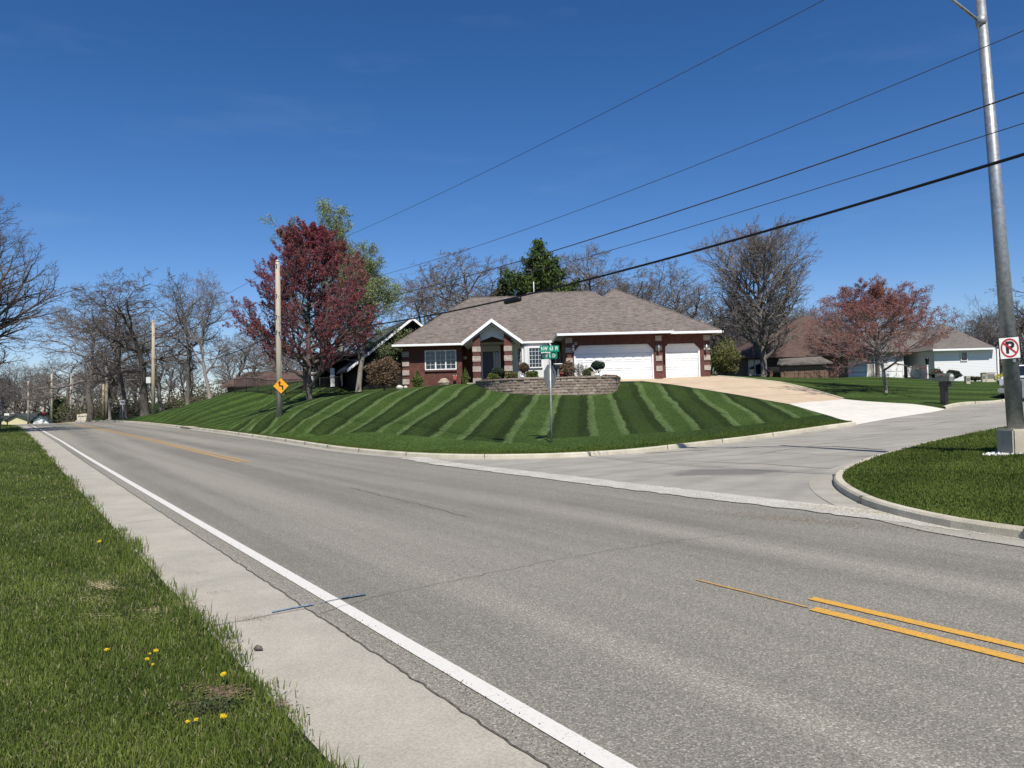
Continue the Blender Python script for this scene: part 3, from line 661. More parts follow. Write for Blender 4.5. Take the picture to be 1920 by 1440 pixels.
# porch gable
yp = 49.8; ap = W(919.8, 599, yp); el = W(868.5, 641, yp); er = W(976.5, 637.5, yp); eL = (el.z+er.z)/2; hw = (er.x-el.x)/2; cx = (er.x+el.x)/2
def gab(z, y, w=0): return [(cx-hw-w, y, eL+z), (cx, y, ap.z+z), (cx+hw+w, y, eL+z)]
p_ = MB()
for sgn in (-1, 1):
    a = Vector((cx+sgn*(hw+.05), yp, eL)); b = Vector((cx, yp, ap.z)); dn = Vector((0, 0, -.12))
    p_.prism([a, b, b+dn, a+dn], (0, 6.0, 0))
place(hp(p_, 'porch_roof', [SHINGLE]))
p_ = MB()
for sgn in (-1, 1):
    a = Vector((cx+sgn*(hw+.10), yp-.09, eL-.02)); b = Vector((cx, yp-.09, ap.z+.06)); dn = Vector((0, 0, -.24))
    p_.prism([a, b, b+dn, a+dn], (0, .07, 0))
place(hp(p_, 'gable_trim', WHITE))
c0, c1, c2, c3 = X_(886.5, 680, 50), X_(901.3, 680, 50), X_(945.8, 680, 50), X_(960.3, 680, 50)
p_ = MB()   # vaulted soffit
for sgn in (-1, 1):
    a = Vector((cx+sgn*(hw-.05), yp+.06, eL-.18)); b = Vector((cx, yp+.06, ap.z-.26)); dn = Vector((0, 0, -.05))
    p_.prism([a, b, b+dn, a+dn], (0, 4.8, 0))
p_.prism([(c1, 50.45, eL+.05), (c1, 50.45, eL+.75), (cx, 50.45, ap.z-.35), (c2, 50.45, eL+.75), (c2, 50.45, eL+.05), (cx, 50.45, ap.z-1.05)], (0, .1, 0))
place(hp(p_, 'porch_ceiling', SOFFIT))
def quoin_col(x0, x1, y0, depth, ztop, zs, name='porch_column', proud=.025, brick=True):
    cxx = (x0+x1)/2; b = MB()
    if brick: b.box((cxx, y0+depth/2, (2.6+ztop)/2), (x1-x0-.02, depth-.02, ztop-2.6))
    col = b.build(name, BRICK, house) if brick else house
    if brick: place(col)
    for z, h in zs:
        q = MB(); q.box((cxx, y0+depth/2-proud/2, z), (x1-x0+.03, depth+proud, h), 0, bev=.012)
        o = q.build('stone_block', QUOIN, col)
        place(o) if not brick else None
    return col
bz = [(Z_(895, 714, 50), .36), (Z_(895, 692, 50), .36), (Z_(895, 673, 50), .36), (Z_(895, 655, 50), .36)]
quoin_col(c0, c1, 50, .5, eL+.55, bz); quoin_col(c2, c3, 50, .5, eL+.55, [(z, h) for z, h in bz])
gz = [ZB+.55, ZB+1.17, ZB+1.80, ZB+2.40]
quoin_col(X_(1062, 680, 46.95), X_(1073.5, 680, 46.95), 46.96, .3, 0, [(z+.02, .33) for z in gz], brick=False)
quoin_col(X_(1230.5, 680, 46.95), X_(1241.5, 680, 46.95), 46.96, .3, 0, [(z+.02, .33) for z in gz], brick=False)
quoin_col(X_(1321, 680, 47.5), X_(1332, 680, 47.5), 47.54, .3, 0, [(z+.02, .33) for z in gz], brick=False)
quoin_col(X_(754.5, 680, 52.75), X_(766.5, 680, 52.75), 52.76, .3, 0, [(Z_(760, y, 52.75), .37) for y in (716, 699, 682, 664.5)], brick=False)
# garage doors
def gdoor(x0, x1, y, rows, cols):
    zt = dt; b = MB(); cf = .36
    P = [(x0+.05, y, ZB-.1), (x1-.05, y, ZB-.1), (x1-.05, y, zt-cf), (x1-cf, y, zt-.04), (x0+cf, y, zt-.04), (x0+.05, y, zt-cf)]
    b.prism(P, (0, .05, 0)); d = b.build('garage_door', WHITE, house); place(d)
    pn = MB(); H = (zt-ZB)/rows; Wd = (x1-x0-.1)/cols
    for r in range(rows):
        for c in range(cols):
            if r == rows-1 and c in (0, cols-1) : continue
            cxp = x0+.05+Wd*(c+.5); cz = ZB+H*(r+.5)
            pn.box((cxp, y-.006, cz), (Wd*.80, .03, H*.56), 0, bev=.012)
        if r: pn.box(((x0+x1)/2, y-.002, ZB+H*r), (x1-x0-.14, .008, .012), 1)
    pn.build('panel', [WHITE, GREY], d)
    fr = MB(); t = .10
    O = [(x0-.02, ZB-.1), (x0-.02, zt-cf+.02), (x0+cf-.02, zt+.02), (x1-cf+.02, zt+.02), (x1+.02, zt-cf+.02), (x1+.02, ZB-.1)]
    I = [(x0+t, ZB-.1), (x0+t, zt-cf-.03), (x0+cf+.03, zt-t), (x1-cf-.03, zt-t), (x1-t, zt-cf-.03), (x1-t, ZB-.1)]
    for k in range(5):
        fr.prism([(O[k][0], y-.12, O[k][1]), (O[k+1][0], y-.12, O[k+1][1]), (I[k+1][0], y-.12, I[k+1][1]), (I[k][0], y-.12, I[k][1])], (0, .115, 0))
    fr.build('door_frame', WHITE, d)
gdoor(d0, d1, 47.2, 4, 8); gdoor(s0, s1, 47.75, 4, 4)
# windows
def window(x0, x1, z0, z1, y, cols, grid, root=house, shift=True, fmat=WHITE, fw=.07, rz=0, name='window'):
    cxw, cz = (x0+x1)/2, (z0+z1)/2; f = MB(); w = x1-x0; h = z1-z0
    T = Matrix.Translation((cxw, y, cz)) @ Matrix.Rotation(rz, 4, 'Z')
    def bx_(mb, c, d, mi=0): mb.box(T @ Vector(c), d, mi, rz=rz)
    bx_(f, (0, 0, h/2), (w+.06, .12, fw)); bx_(f, (0, 0, -h/2), (w+.06, .12, fw))
    bx_(f, (-w/2, 0, 0), (fw, .119, h+.05)); bx_(f, (w/2, 0, 0), (fw, .119, h+.05))
    for i in range(1, cols): bx_(f, (-w/2+w*i/cols, 0, 0), (fw*1.2, .118, h))
    o = f.build(name, fmat, root)
    if shift: place(o, root)
    g = MB(); bx_(g, (0, .03, 0), (w, .02, h)); g.build('pane', GLASS, o)
    m = MB(); gc, gr = grid
    for c in range(cols):
        xa_, wa = -w/2+w*c/cols, w/cols
        for i in range(1, gc): bx_(m, (xa_+wa*i/gc, -.005, 0), (.018, .03, h))
    for i in range(1, gr): bx_(m, (0, -.006, -h/2+h*i/gr), (w, .03, .018))
    if gc > 1 or gr > 1: m.build('muntin', fmat, o)
    b = MB(); bx_(b, (0, .10, -h/2+h*.25), (w*.98, .02, h*.34)); 
    if cols == 3: b.build('blind', SOFFIT, o)
    return o
window(wx0, wx1, wz0, wz1, 52.84, 3, (2, 4))
sb = MB(); sb.box(((wx0+wx1)/2, 52.76, wz0-.1), (wx1-wx0+.1, .14, .09)); place(hp(sb, 'window_sill', BRICK))
window(X_(991.6, 670, 52.05), X_(1016, 670, 52.05), Z_(1004, 689, 52.05), Z_(1004, 651.5, 52.05), 52.05, 1, (4, 5))
aL = math.atan2(by[1]-by[0], bx[1]-bx[0]); window((bx[0]+bx[1])/2-.28, (bx[0]+bx[1])/2+.28, Z_(976, 689, 52.4), Z_(976, 652, 52.4), 52.46, 1, (3, 5), rz=aL)
aR = math.atan2(by[3]-by[2], bx[3]-bx[2]); window((bx[2]+bx[3])/2-.26, (bx[2]+bx[3])/2+.26, Z_(1036, 689, 52.4), Z_(1036, 652, 52.4), 52.46, 1, (2, 5), rz=aR)
# entrance
e_ = MB(); ye = 54.6; ex0, ex1 = X_(903, 680, ye), X_(939, 680, ye); zt_ = Z_(920, 659.5, ye); ztt = Z_(920, 648.5, ye)
e_.box(((ex0+ex1)/2, ye, (ztt+zt_)/2+.02), (ex1-ex0, .1, ztt-zt_)); 
for x in (903.6, 927, 937.5): e_.box((X_(x, 680, ye), ye-.003, (zt_+ZB)/2), (.12, .11, zt_-ZB+.1))
e = place(hp(e_, 'entrance', SOFFIT))
e_ = MB(); e_.box(((X_(905, 680, ye)+X_(926, 680, ye))/2, ye+.03, (zt_+ZB)/2), (X_(926, 680, ye)-X_(905, 680, ye), .06, zt_-ZB)); e_.build('door', DOORC, e)
e_ = MB(); e_.box((X_(932.3, 680, ye), ye+.03, (zt_+ZB)/2+.1), (.24, .04, zt_-ZB-.3)); e_.build('sidelight', GLASS, e)
e_ = MB(); e_.box((X_(924, 680, ye), ye-.04, ZB+1.0), (.04, .08, .2), bev=.01); e_.build('handle', BLACK, e)
e_ = MB(); e_.box((cx, 52.3, 2.66), (hw*2-.3, 4.6, .2), bev=.02); e_.box((cx, 49.75, 2.55), (hw*2-.6, .7, .2), bev=.02); place(hp(e_, 'porch_step', CREAM))
nb_ = MB(); nb_.box((X_(871, 671, 54.6), 54.55, Z_(871, 671, 54.6)), (.34, .04, .2)); place(hp(nb_, 'number_plaque', CREAM))
# wall lamps on the garage
for px, y in ((1074.5, 46.9), (1234.5, 46.9), (1324, 47.45)):
    p = W(px, 655, y); b = MB(); b.box((p.x, p.y-.02, p.z+.08), (.06, .12, .12)); b.lathe([(.02, .1), (.07, .14), (.03, .24), (.01, .3)], (p.x, p.y-.13, p.z))
    o = place(hp(b, 'wall_lamp', WHITE)); b = MB(); b.lathe([(.03, -.18), (.055, -.12), (.07, .02), (.07, .1), (.02, .14)], (p.x, p.y-.13, p.z)); b.build('lamp_glass', GREY, o)
b = MB(); p = W(1079.5, 644.5, 46.95)
for q in ((-.06, 0), (.06, 0)): b.box((p.x+q[0], p.y, p.z), (.02, .04, .14))
for q in (-.06, .06): b.box((p.x, p.y, p.z+q), (.14, .04, .02))
place(hp(b, 'wall_vent', WHITE))
b = MB(); v = W(1001, 547, 57.6); b.tube([(v.x, v.y, v.z-.6), (v.x, v.y, v.z+.75)], .035, 8); place(hp(b, 'vent_pipe', SOFFIT))
# satellite dish on the roof
p = W(1316, 612, 49.0); ds = empty('satellite_dish', p, 'small dark satellite dish on the right end of the brown roof', 'satellite dish')
b = MB(); b.tube([(0, 0, -.9), (0, 0, -.05), (.05, -.05, .1)], .025, 8); b.build('mast', GREY, ds)
b = MB(); T = Matrix.Rotation(math.radians(62), 4, 'X')
vs = []; fs = []
for i in range(6):
    for j in range(16):
        r = .05+.055*i; a = j*math.pi/8; vs.append(T @ Vector((r*math.cos(a)*.9, r*math.sin(a), r*r*.5))+Vector((-.02, 0, .18)))
for i in range(5):
    for j in range(16): fs.append((i*16+j, i*16+(j+1) % 16, (i+1)*16+(j+1) % 16, (i+1)*16+j))
b.add(vs, fs, 0, True); b.build('dish', BLACK, ds)
b = MB(); b.tube([(0, -.05, .05), (.5, -.3, .32)], .015, 6); b.tube([(.47, -.3, .3), (.55, -.34, .36)], .04, 8); b.build('arm', SOFFIT, ds)

# ---------------------------------------------------------------- retaining wall and bed
WP = [W(893, 722, 47.3), W(902, 729, 45.2), W(915, 733.5, 43.9), W(940, 739, 42.7), W(975, 741, 42.0), W(1030, 741, 41.6), W(1085, 741, 41.6), W(1125, 740.5, 41.9), W(1150, 738, 42.6), W(1159, 735, 43.6), W(1162, 722, 45.4), W(1162, 712, 46.95)]
wl = smooth([(p.x, p.y) for p in WP], 2); wl = resample(wl, .35)
rw = MB(); n = len(wl); O_ = wl; I_ = offset(wl, .35); zt = 2.70
rr = random.Random(4)
V = [(a, b, 1.2) for a, b in O_]+[(a, b, zt) for a, b in O_]+[(a, b, zt) for a, b in I_]+[(a, b, 1.5) for a, b in I_]
rw.add(V, [(r*n+i, r*n+i+1, (r+1)*n+i+1, (r+1)*n+i) for r in range(3) for i in range(n-1)], 0)
wall = empty('retaining_wall', (WP[5].x, WP[5].y, 1.7), 'curved low retaining wall of tan split blocks round the front garden bed', 'retaining wall')
wo_ = rw.build('wall_face', STONEW, wall)
# u along the wall for the block pattern
uvl = wo_.data.uv_layers[0].data; cum = [0]
for i in range(1, n): cum.append(cum[-1]+math.hypot(wl[i][0]-wl[i-1][0], wl[i][1]-wl[i-1][1]))
for l in wo_.data.loops: uvl[l.index].uv = (cum[l.vertex_index % n], wo_.data.vertices[l.vertex_index].co.z + (.3 if l.vertex_index//n == 2 else 0))
# loose courses: proud block faces and coping stones
cb = MB(); fb = MB()
for i in range(0, n-1, 1):
    a = Vector((*wl[i], 0)); b = Vector((*wl[i+1], 0)); t = (b-a); ang = math.atan2(t.y, t.x); c = (a+b)/2
    nrm = Vector((-t.y, t.x, 0)).normalized()
    cb.box((c.x+nrm.x*.14, c.y+nrm.y*.14, zt+.05+rr.uniform(-.012, .012)), (t.length*.99, .42, .11), 0, rz=ang+rr.uniform(-.03, .03), bev=.02)
    for r in range(9):
        z = zt-.085-r*.15
        if rr.random() < .85:
            cc = c + t*(.5 if r % 2 else 0); pr = rr.uniform(.012, .05)
            fb.box((cc.x-nrm.x*(pr/2-.03), cc.y-nrm.y*(pr/2-.03), z), (t.length*rr.choice((.97, .97, .7)), pr+.06, .143), rr.choice((0, 0, 1, 2)), rz=ang+rr.uniform(-.03, .03), bev=.015)
ST1 = simple('block_tan', (.27, .215, .172), .95, .1, .3, 9, bump=.4); ST2 = simple('block_brown', (.215, .168, .135), .95, .1, .3, 9, bump=.4); ST3 = simple('block_pale', (.33, .275, .225), .95, .1, .3, 9, bump=.4)
for o_ in (cb.build('coping', ST1, wall), fb.build('blocks', [ST1, ST2, ST3], wall), wo_): o_.matrix_parent_inverse = Matrix.Translation(-Vector(wall.location))
MULCH = simple('mulch', (.085, .06, .045), .95, .1, .5, 8, bump=.6)
bedp = [tuple(p) for p in offset(wl, .2)][::4]
def flat_poly(name, poly, z, mat):
    bm = bmesh.new(); vs = [bm.verts.new((a, b, z)) for a, b in poly]; f = bm.faces.new(vs); bmesh.ops.triangulate(bm, faces=[f]); bmesh.ops.recalc_face_normals(bm, faces=bm.faces[:])
    me = bpy.data.meshes.new(name); bm.to_mesh(me); bm.free(); me.materials.append(mat); o = bpy.data.objects.new(name, me); C.objects.link(o)
    if me.polygons[0].normal.z < 0: me.flip_normals()
    return tag(o, kind='structure')
flat_poly('garden_bed', bedp+[(xg0, 47.05), (xg0, 52.7), (-2.0, 52.7)], 2.67, MULCH)

# ---------------------------------------------------------------- trees
def unit(v): return v/max(1e-9, math.sqrt(v[0]*v[0]+v[1]*v[1]+v[2]*v[2]))
SP = {
 #          levels, trunk frac, L1 count, children per level, angle, wobble, up pull, length ratios
 'oak':    dict(nch=[12, 9, 8, 7, 3], ang=[62, 50, 46, 44, 40], wob=[.16, .28, .32, .34, .38], up=[.03, .04, .03, .04, .05], lr=[.56, .55, .52, .48, .5], t0=.36, r=.028, shape='round', minr=.017),
 'elm':    dict(nch=[12, 10, 8, 6, 3], ang=[42, 42, 42, 42, 38], wob=[.13, .20, .26, .30, .3], up=[.03, .06, .06, .06, .05], lr=[.62, .52, .50, .48, .45], t0=.22, r=.022, shape='vase', minr=.016),
 'slim':   dict(nch=[24, 9, 7, 6, 2], ang=[56, 46, 44, 42, 40], wob=[.10, .24, .30, .32, .3], up=[.02, .09, .06, .04, .05], lr=[.26, .52, .52, .5, .5], t0=.25, r=.016, shape='col', minr=.015),
 'pear':   dict(nch=[44, 12, 8, 6, 0], ang=[46, 34, 34, 34, 30], wob=[.03, .07, .12, .16, .2], up=[.02, .08, .07, .06, .05], lr=[.52, .46, .42, .42, .5], t0=.14, r=.020, shape='oval', minr=.0105),
 'maple':  dict(nch=[54, 12, 7, 4, 0], ang=[52, 34, 34, 34, 30], wob=[.03, .07, .11, .14, .2], up=[.02, .07, .07, .07, .05], lr=[.50, .46, .42, .42, .5], t0=.11, r=.018, shape='oval', minr=.010),
 'redmaple': dict(nch=[50, 13, 8, 4, 0], ang=[70, 32, 30, 30, 30], wob=[.03, .06, .09, .12, .2], up=[.02, .085, .09, .09, .05], lr=[.56, .40, .38, .40, .5], t0=.07, r=.017, shape='egg', minr=.010),
 'small':  dict(nch=[20, 10, 7, 4, 0], ang=[66, 42, 38, 36, 30], wob=[.06, .11, .15, .2, .2], up=[.03, .06, .05, .05, .05], lr=[.86, .48, .44, .42, .5], t0=.29, r=.024, shape='flat', minr=.007),
 'bush':   dict(nch=[14, 9, 7, 0, 0], ang=[46, 36, 34, 34, 30], wob=[.10, .14, .18, .2, .2], up=[.02, .05, .05, .05, .05], lr=[.80, .5, .5, .42, .5], t0=.05, r=.012, shape='flat', minr=.006),
}
def profile(shape, t):
    if shape == 'round': return .35+.65*math.sin(math.pi*min(1, .25+t*.75))**.6*(1.0 if t < .8 else .9)
    if shape == 'vase': return .55+.45*math.sin(math.pi*t**.8)
    if shape == 'oval': return max(.16, math.sin(math.pi*(.14+.84*t)**1.0)**.75)
    if shape == 'flat': return max(.22, 1.0-.72*t)
    if shape == 'egg': return max(.13, (1-t)**.62*(.72+.28*min(1, t/.16)))
    if shape == 'col': return .55+.65*math.sin(math.pi*t)
    return 1
def grow(kind, H, seed, lvls=4, thick=1.0, spread=1.0, lean=(0, 0), dens=1.0):
    P = SP[kind]; rng = np.random.RandomState(seed); tubes = []; tips = []
    nsegs = [12, 7, 5, 3, 2]
    def br(p, d, L, r, lv):
        ns = nsegs[lv]; pts = [p.copy()]; rad = [r]; ds = [d]
        for i in range(ns):
            d = unit(d+rng.normal(0, P['wob'][lv], 3)*(.5 if lv == 0 else 1)+np.array([0, 0, P['up'][lv]])); p = p+d*L/ns
            t = (i+1)/ns; rr_ = max(P['minr']*.55, r*(1-(.86 if lv == 0 else .8)*t)); pts.append(p.copy()); rad.append(rr_); ds.append(d)
        tubes.append((lv, np.array(pts), np.array(rad)))
        if lv >= lvls-1: tips.append((pts[-1], pts[0], ds[-1])); return
        n = P['nch'][lv]; n = max(1, int(round(n*dens*(1 if lv == 0 else rng.uniform(.8, 1.2)))))
        az = rng.uniform(0, 6.28)
        for k in range(n):
            t0 = P['t0'] if lv == 0 else .18; t = t0+(1-t0)*((k+rng.uniform(.1, .9))/n)**(.9 if lv == 0 else 1)
            t = min(t, .985); f = t*ns; i = min(int(f), ns-1); q = pts[i]+(pts[i+1]-pts[i])*(f-i); rq = rad[i]+(rad[i+1]-rad[i])*(f-i)
            dd = ds[min(i+1, ns)]; az += 2.4+rng.uniform(-.5, .5)
            a = np.cross(dd, [0, 0, 1] if abs(dd[2]) < .9 else [1, 0, 0]); a = unit(a); b = np.cross(dd, a)
            an = math.radians(P['ang'][lv]*(1.15-.5*(t if lv == 0 else .2))*rng.uniform(.8, 1.2))
            nd = unit(dd*math.cos(an)+(a*math.cos(az)+b*math.sin(az))*math.sin(an)*(spread if lv == 0 else 1))
            tt = (t-t0)/(1-t0); L2 = L*P['lr'][lv]*(profile(P['shape'], tt) if lv == 0 else (1.1-.55*t))*rng.uniform(.75, 1.2)*(spread**.5 if lv == 0 else 1)
            br(q, nd, L2, max(P['minr'], min(rq*.72, r*(.55 if lv == 0 else .6))), lv+1)
        if lv > 0: tips.append((pts[-1], pts[-2], ds[-1]))
    d0_ = unit(np.array([lean[0], lean[1], 1.0])); r0 = H*P['r']*thick
    br(np.array([0, 0, -.25]), d0_, H*.92, r0, 0)
    lv, pts, rad = tubes[0]
    pts = np.vstack([pts[0], pts[0]+(pts[1]-pts[0])*.3, pts[1:]]); rad = np.concatenate([[rad[0]*1.55, rad[0]*1.08], rad[1:]]); tubes[0] = (0, pts, rad)
    return tubes, tips
def tubes_mesh(tubes, lvset, sides=(9, 6, 4, 3, 3)):
    Vs, Fs, b = [], [], 0
    for lv, pts, rad in tubes:
        if lv not in lvset: continue
        n = sides[lv]; k = len(pts); t = np.gradient(pts, axis=0); t /= np.linalg.norm(t, axis=1)[:, None]+1e-9
        ref = np.array([1., 0, 0]) if abs(t[0, 2]) > .7 else np.array([0, 0, 1.])
        u = np.cross(t, ref); u /= np.linalg.norm(u, axis=1)[:, None]+1e-9; w = np.cross(t, u)
        an = np.arange(n)*2*math.pi/n
        ring = pts[:, None, :]+(u[:, None, :]*np.cos(an)[None, :, None]+w[:, None, :]*np.sin(an)[None, :, None])*rad[:, None, None]
        Vs.append(ring.reshape(-1, 3)); i = np.arange(k-1)[:, None]*n; j = np.arange(n)[None, :]; j2 = (j+1) % n
        Fs.append(np.stack([i+j, i+n+j, i+n+j2, i+j2], -1).reshape(-1, 4)+b); b += k*n
    if not Vs: return np.zeros((0, 3)), np.zeros((0, 4), int)
    return np.vstack(Vs), np.vstack(Fs)
def leaves(points, per, spread, size, rng, long=1.0, droop=0):
    P0 = np.repeat(np.array(points), per, 0); n = len(P0)
    c = P0+rng.normal(0, spread, (n, 3)); a = rng.normal(0, 1, (n, 3)); a /= np.linalg.norm(a, axis=1)[:, None]
    if droop: a = a*(1-droop)+np.array([0, 0, 1])*droop; a /= np.linalg.norm(a, axis=1)[:, None]
    b = np.cross(a, rng.normal(0, 1, (n, 3))); b /= np.linalg.norm(b, axis=1)[:, None]+1e-9
    s_ = size*rng.uniform(.6, 1.35, (n, 1)); a = a*s_*long; b = b*s_*.55
    V = np.stack([c-a, c+b, c+a, c-b], 1).reshape(-1, 3); F = np.arange(n*4).reshape(n, 4)
    return V, F, np.repeat(rng.uniform(0, 1, n), 4)
def tree(name, loc, label, cat, kind, H, seed, bark, twig, group=None, lvls=5, leaf=None, rz=0, **kw):
    root = empty(name, loc, label, cat, group, rz)
    wid = kw.pop('wid', None); tb, tips = grow(kind, H, seed, lvls, **kw)
    allp = np.vstack([t[1] for t in tb if t[0] >= 2]); fz = H/np.percentile(allp[:, 2], 99.7); fx = 1.0
    if wid: fx = wid/(np.percentile(allp[:, 0], 99.6)-np.percentile(allp[:, 0], .4))
    fy = wid/(np.percentile(allp[:, 1], 99.6)-np.percentile(allp[:, 1], .4)) if wid else 1.0; S3 = np.array([fx, fy, fz]); tb = [(l_, p_*S3, r_) for l_, p_, r_ in tb]; tips = [(a_*S3, b_*S3, c_) for a_, b_, c_ in tips]
    V, F = tubes_mesh(tb, {0}); np_mesh('trunk', V, [F], bark, smooth=True, parent=root)
    V, F = tubes_mesh(tb, {1, 2, 3, 4}); mats = [twig]; mi = None; tint = None
    if leaf:
        lm, per, spr, size, long_ = leaf; rng = np.random.RandomState(seed+5)
        pts = []
        for e_, s_, d_ in tips:
            for q in (0, .35, .7, 1.0): pts.append(s_+(e_-s_)*q)
        LV, LF, LT = leaves(pts, per, spr, size, rng, long_)
        mi = np.concatenate([np.zeros(len(F)), np.ones(len(LF))]); tint = np.concatenate([np.zeros(len(V)), LT])
        F = np.vstack([F, LF+len(V)]); V = np.vstack([V, LV]); mats = [twig, lm]
    np_mesh('crown', V, [F], mats, mi, parent=root, tint=tint)
    return root
def retree(src, loc, rz, sc, label, cat=None, group=None):
    o = copy_tree(src); o.location = loc; o.rotation_euler = (0, 0, rz); o.scale = sc if hasattr(sc, '__len__') else (sc, sc, sc)
    o['label'] = label
    if cat: o['category'] = cat
    if group: o['group'] = group
    elif 'group' in o: del o['group']
    return o
def gpt(px, Y, dz=.1):                         # ground point seen at column px, at depth Y
    y = 720.
    for _ in range(6):
        p = W(px, y, Y); z = G(p.x, p.y)+dz; d = (p.z-z); y += d*FPX/Y
    return Vector((p.x, p.y, z))
def hgt(px, top, Y): g = gpt(px, Y); return W(px, top, Y).z-g.z

# red maple
g = gpt(580, 50); tree('maple_tree', g, 'tall dark red budding maple with an oval crown behind the leaning utility pole', 'tree', 'redmaple', hgt(560, 408, 50)*.96, 13, BARK_D, TWIG_D, wid=8.5,
     leaf=(LEAF_RED, 1, .035, .035, 2.0), spread=1.0)
# pale green tree behind it
g = gpt(646, 66); tree('elm_tree', g, 'pale green leafing tree rising behind the red maple', 'tree', 'elm', hgt(640, 392, 66), 21, BARK_L, TWIG_O, leaf=(LEAF_PALE, 1, .17, .058, 1.3), thick=.8, wid=7.8)
g = gpt(672, 58); tree('elm_tree', g, 'pale trunked tree with thin yellow green leaves in front of the black house', 'tree', 'elm', hgt(690, 470, 58), 23, BARK_L, TWIG_O, leaf=(LEAF_PALE, 1, .15, .048, 1.3), wid=6.0)
# right foreground trees
g = gpt(1661, 42); tree('crabapple_tree', g, 'rust coloured budding tree with pale trunk on the lawn left of the mailbox', 'tree', 'small', hgt(1661, 545, 42), 31, BARK_L, TWIG, leaf=(LEAF_RED2, 1, .05, .027, 1.7), thick=.9, wid=8.2, group='rust coloured budding trees on the neighbouring lawn')
g = gpt(1646, 58); tree('crabapple_tree', g, 'taller dark trunked rust coloured tree standing behind the pale trunked one', 'tree', 'small', hgt(1640, 522, 58), 32, BARK_D, TWIG_D, leaf=(LEAF_RED2, 1, .07, .036, 1.6), thick=.95, wid=10.4, group='rust coloured budding trees on the neighbouring lawn')
g = gpt(1433, 58); tree('pear_tree', g, 'large bare tree with a tall rounded crown standing right of the garages', 'tree', 'pear', hgt(1425, 415, 58), 41, BARK, TWIG, wid=8.6, thick=1.1)
# left edge giant
g = gpt(-95, 50); tree('oak_tree', g, 'big bare tree whose branches reach in at the left edge of the photo', 'tree', 'pear', 16.0, 51, BARK_D, TWIG_D, wid=11.6, thick=1.1, dens=1.05)
# bare tree stock for the woods
OAKS = [dict(k='oak', s=61), dict(k='oak', s=62), dict(k='elm', s=63), dict(k='slim', s=64), dict(k='oak', s=66), dict(k='elm', s=68)]
stock = {}
def bare(i, px, Y, top, label, mat=0, w=1.0, group='bare trees along the left side of the hill', lean=0, name='bare_tree'):
    g = gpt(px, Y, 0); H = hgt(px, top, Y)
    if i not in stock:
        o = OAKS[i]; stock[i] = (tree(name, g, label, 'tree', o['k'], 14.0, o['s'], (BARK, BARK_D, BARK_L)[i % 3], (TWIG, TWIG_D)[i % 2], group, wid={'oak': 15.0, 'elm': 11.5, 'slim': 6.0}[o['k']], dens=.9 if o['k'] != 'slim' else .75, thick=1.05), 14.0)
        t = stock[i][0]; f = H/14.0; t.scale = (f*w, f*w, f); t.rotation_euler = (0, 0, 0); t['group'] = group; return t
    r = random.Random(int(px*7+Y)); f = H/14.0
    return retree(stock[i][0], g, r.uniform(0, 6.28), (f*w, f*w, f), label, 'tree', group)
bare(0, 232, 82, 545, 'stout bare oak with a divided trunk behind the small white road sign')
bare(1, 272, 79, 508, 'thick trunked bare oak just left of the pole with the transformer')
bare(3, 352, 73, 512, 'slim bare tree with a straight trunk right of the pole with the transformer')
bare(2, 394, 70, 500, 'tall bare tree with a pale trunk near the crest of the hill', w=.62)
bare(4, 168, 88, 568, 'leaning bare tree above the pale entrance sign')
bare(5, 205, 92, 560, 'bare forked tree between the entrance sign and the divided oak', w=.8)
bare(0, 130, 112, 650, 'small bare tree to the left of the entrance sign', w=1.1)
bare(2, 100, 125, 690, 'low bare tree at the far end of the road', w=1.2)
bare(1, 60, 135, 690, 'distant bare tree right of the yellow house')
bare(5, 20, 140, 700, 'distant bare tree behind the yellow house', w=1.2)
bare(4, 435, 92, 618, 'broad bare tree behind the dark mesh fence', w=1.2)
bare(0, 475, 100, 640, 'low bare tree behind the middle of the dark mesh fence', w=1.3)
bare(2, 305, 100, 590, 'bare tree far behind the thick trunked oak', w=1.1)
bare(3, 150, 125, 660, 'narrow bare tree beyond the entrance sign', w=1.6)
BG_ = 'bare trees behind the brick house'
bare(4, 818, 84, 520, 'bare oak seen over the left end of the brick house roof', w=.95, group=BG_)
bare(0, 900, 80, 472, 'broad bare oak rising above the lower ridge of the brick house', w=1.05, group=BG_)
bare(1, 960, 90, 485, 'bare oak just left of the dark green pine', w=1.0, group=BG_)
bare(4, 1062, 86, 462, 'bare oak just right of the dark green pine', w=.95, group=BG_)
bare(0, 1120, 98, 520, 'low bare oak behind the notch of the brick house roof', w=1.1, group=BG_)
bare(0, 862, 88, 498, 'bare oak between the two left crowns behind the brick house', w=1.0, group=BG_)
bare(1, 1095, 92, 500, 'second bare oak to the right of the dark green pine', w=1.1, group=BG_)
bare(1, 1245, 92, 505, 'bare oak between the two crowns over the garage roof', w=1.1, group=BG_)
bare(5, 1205, 88, 505, 'bare tree over the right slope of the garage roof', w=1.0, group=BG_)
bare(2, 1275, 84, 486, 'taller bare tree over the right end of the garage roof', w=1.1, group=BG_)
bare(5, 1345, 90, 545, 'bare tree between the garage roof and the large rounded bare tree', w=1.2, group=BG_)
bare(2, 1395, 95, 560, 'bare tree half hidden behind the large rounded bare tree', w=1.3, group=BG_)
BR_ = 'bare trees at the right edge behind the street lamp'
bare(3, 1905, 62, 500, 'bare tree at the right edge behind the street lamp', w=1.9, group=BR_)
bare(5, 1850, 96, 580, 'small bare tree over the white house roof', w=1.1, group=BR_)
bare(2, 1925, 80, 560, 'bare tree cut off by the right edge of the photo', w=1.1, group=BR_)
bare(0, 1500, 98, 570, 'bare tree behind the brown house', w=1.2, group=BR_)
# trees out of frame that shade the far road
bare(1, -180, 62, 470, 'bare tree beyond the left edge of the photo', group=None)

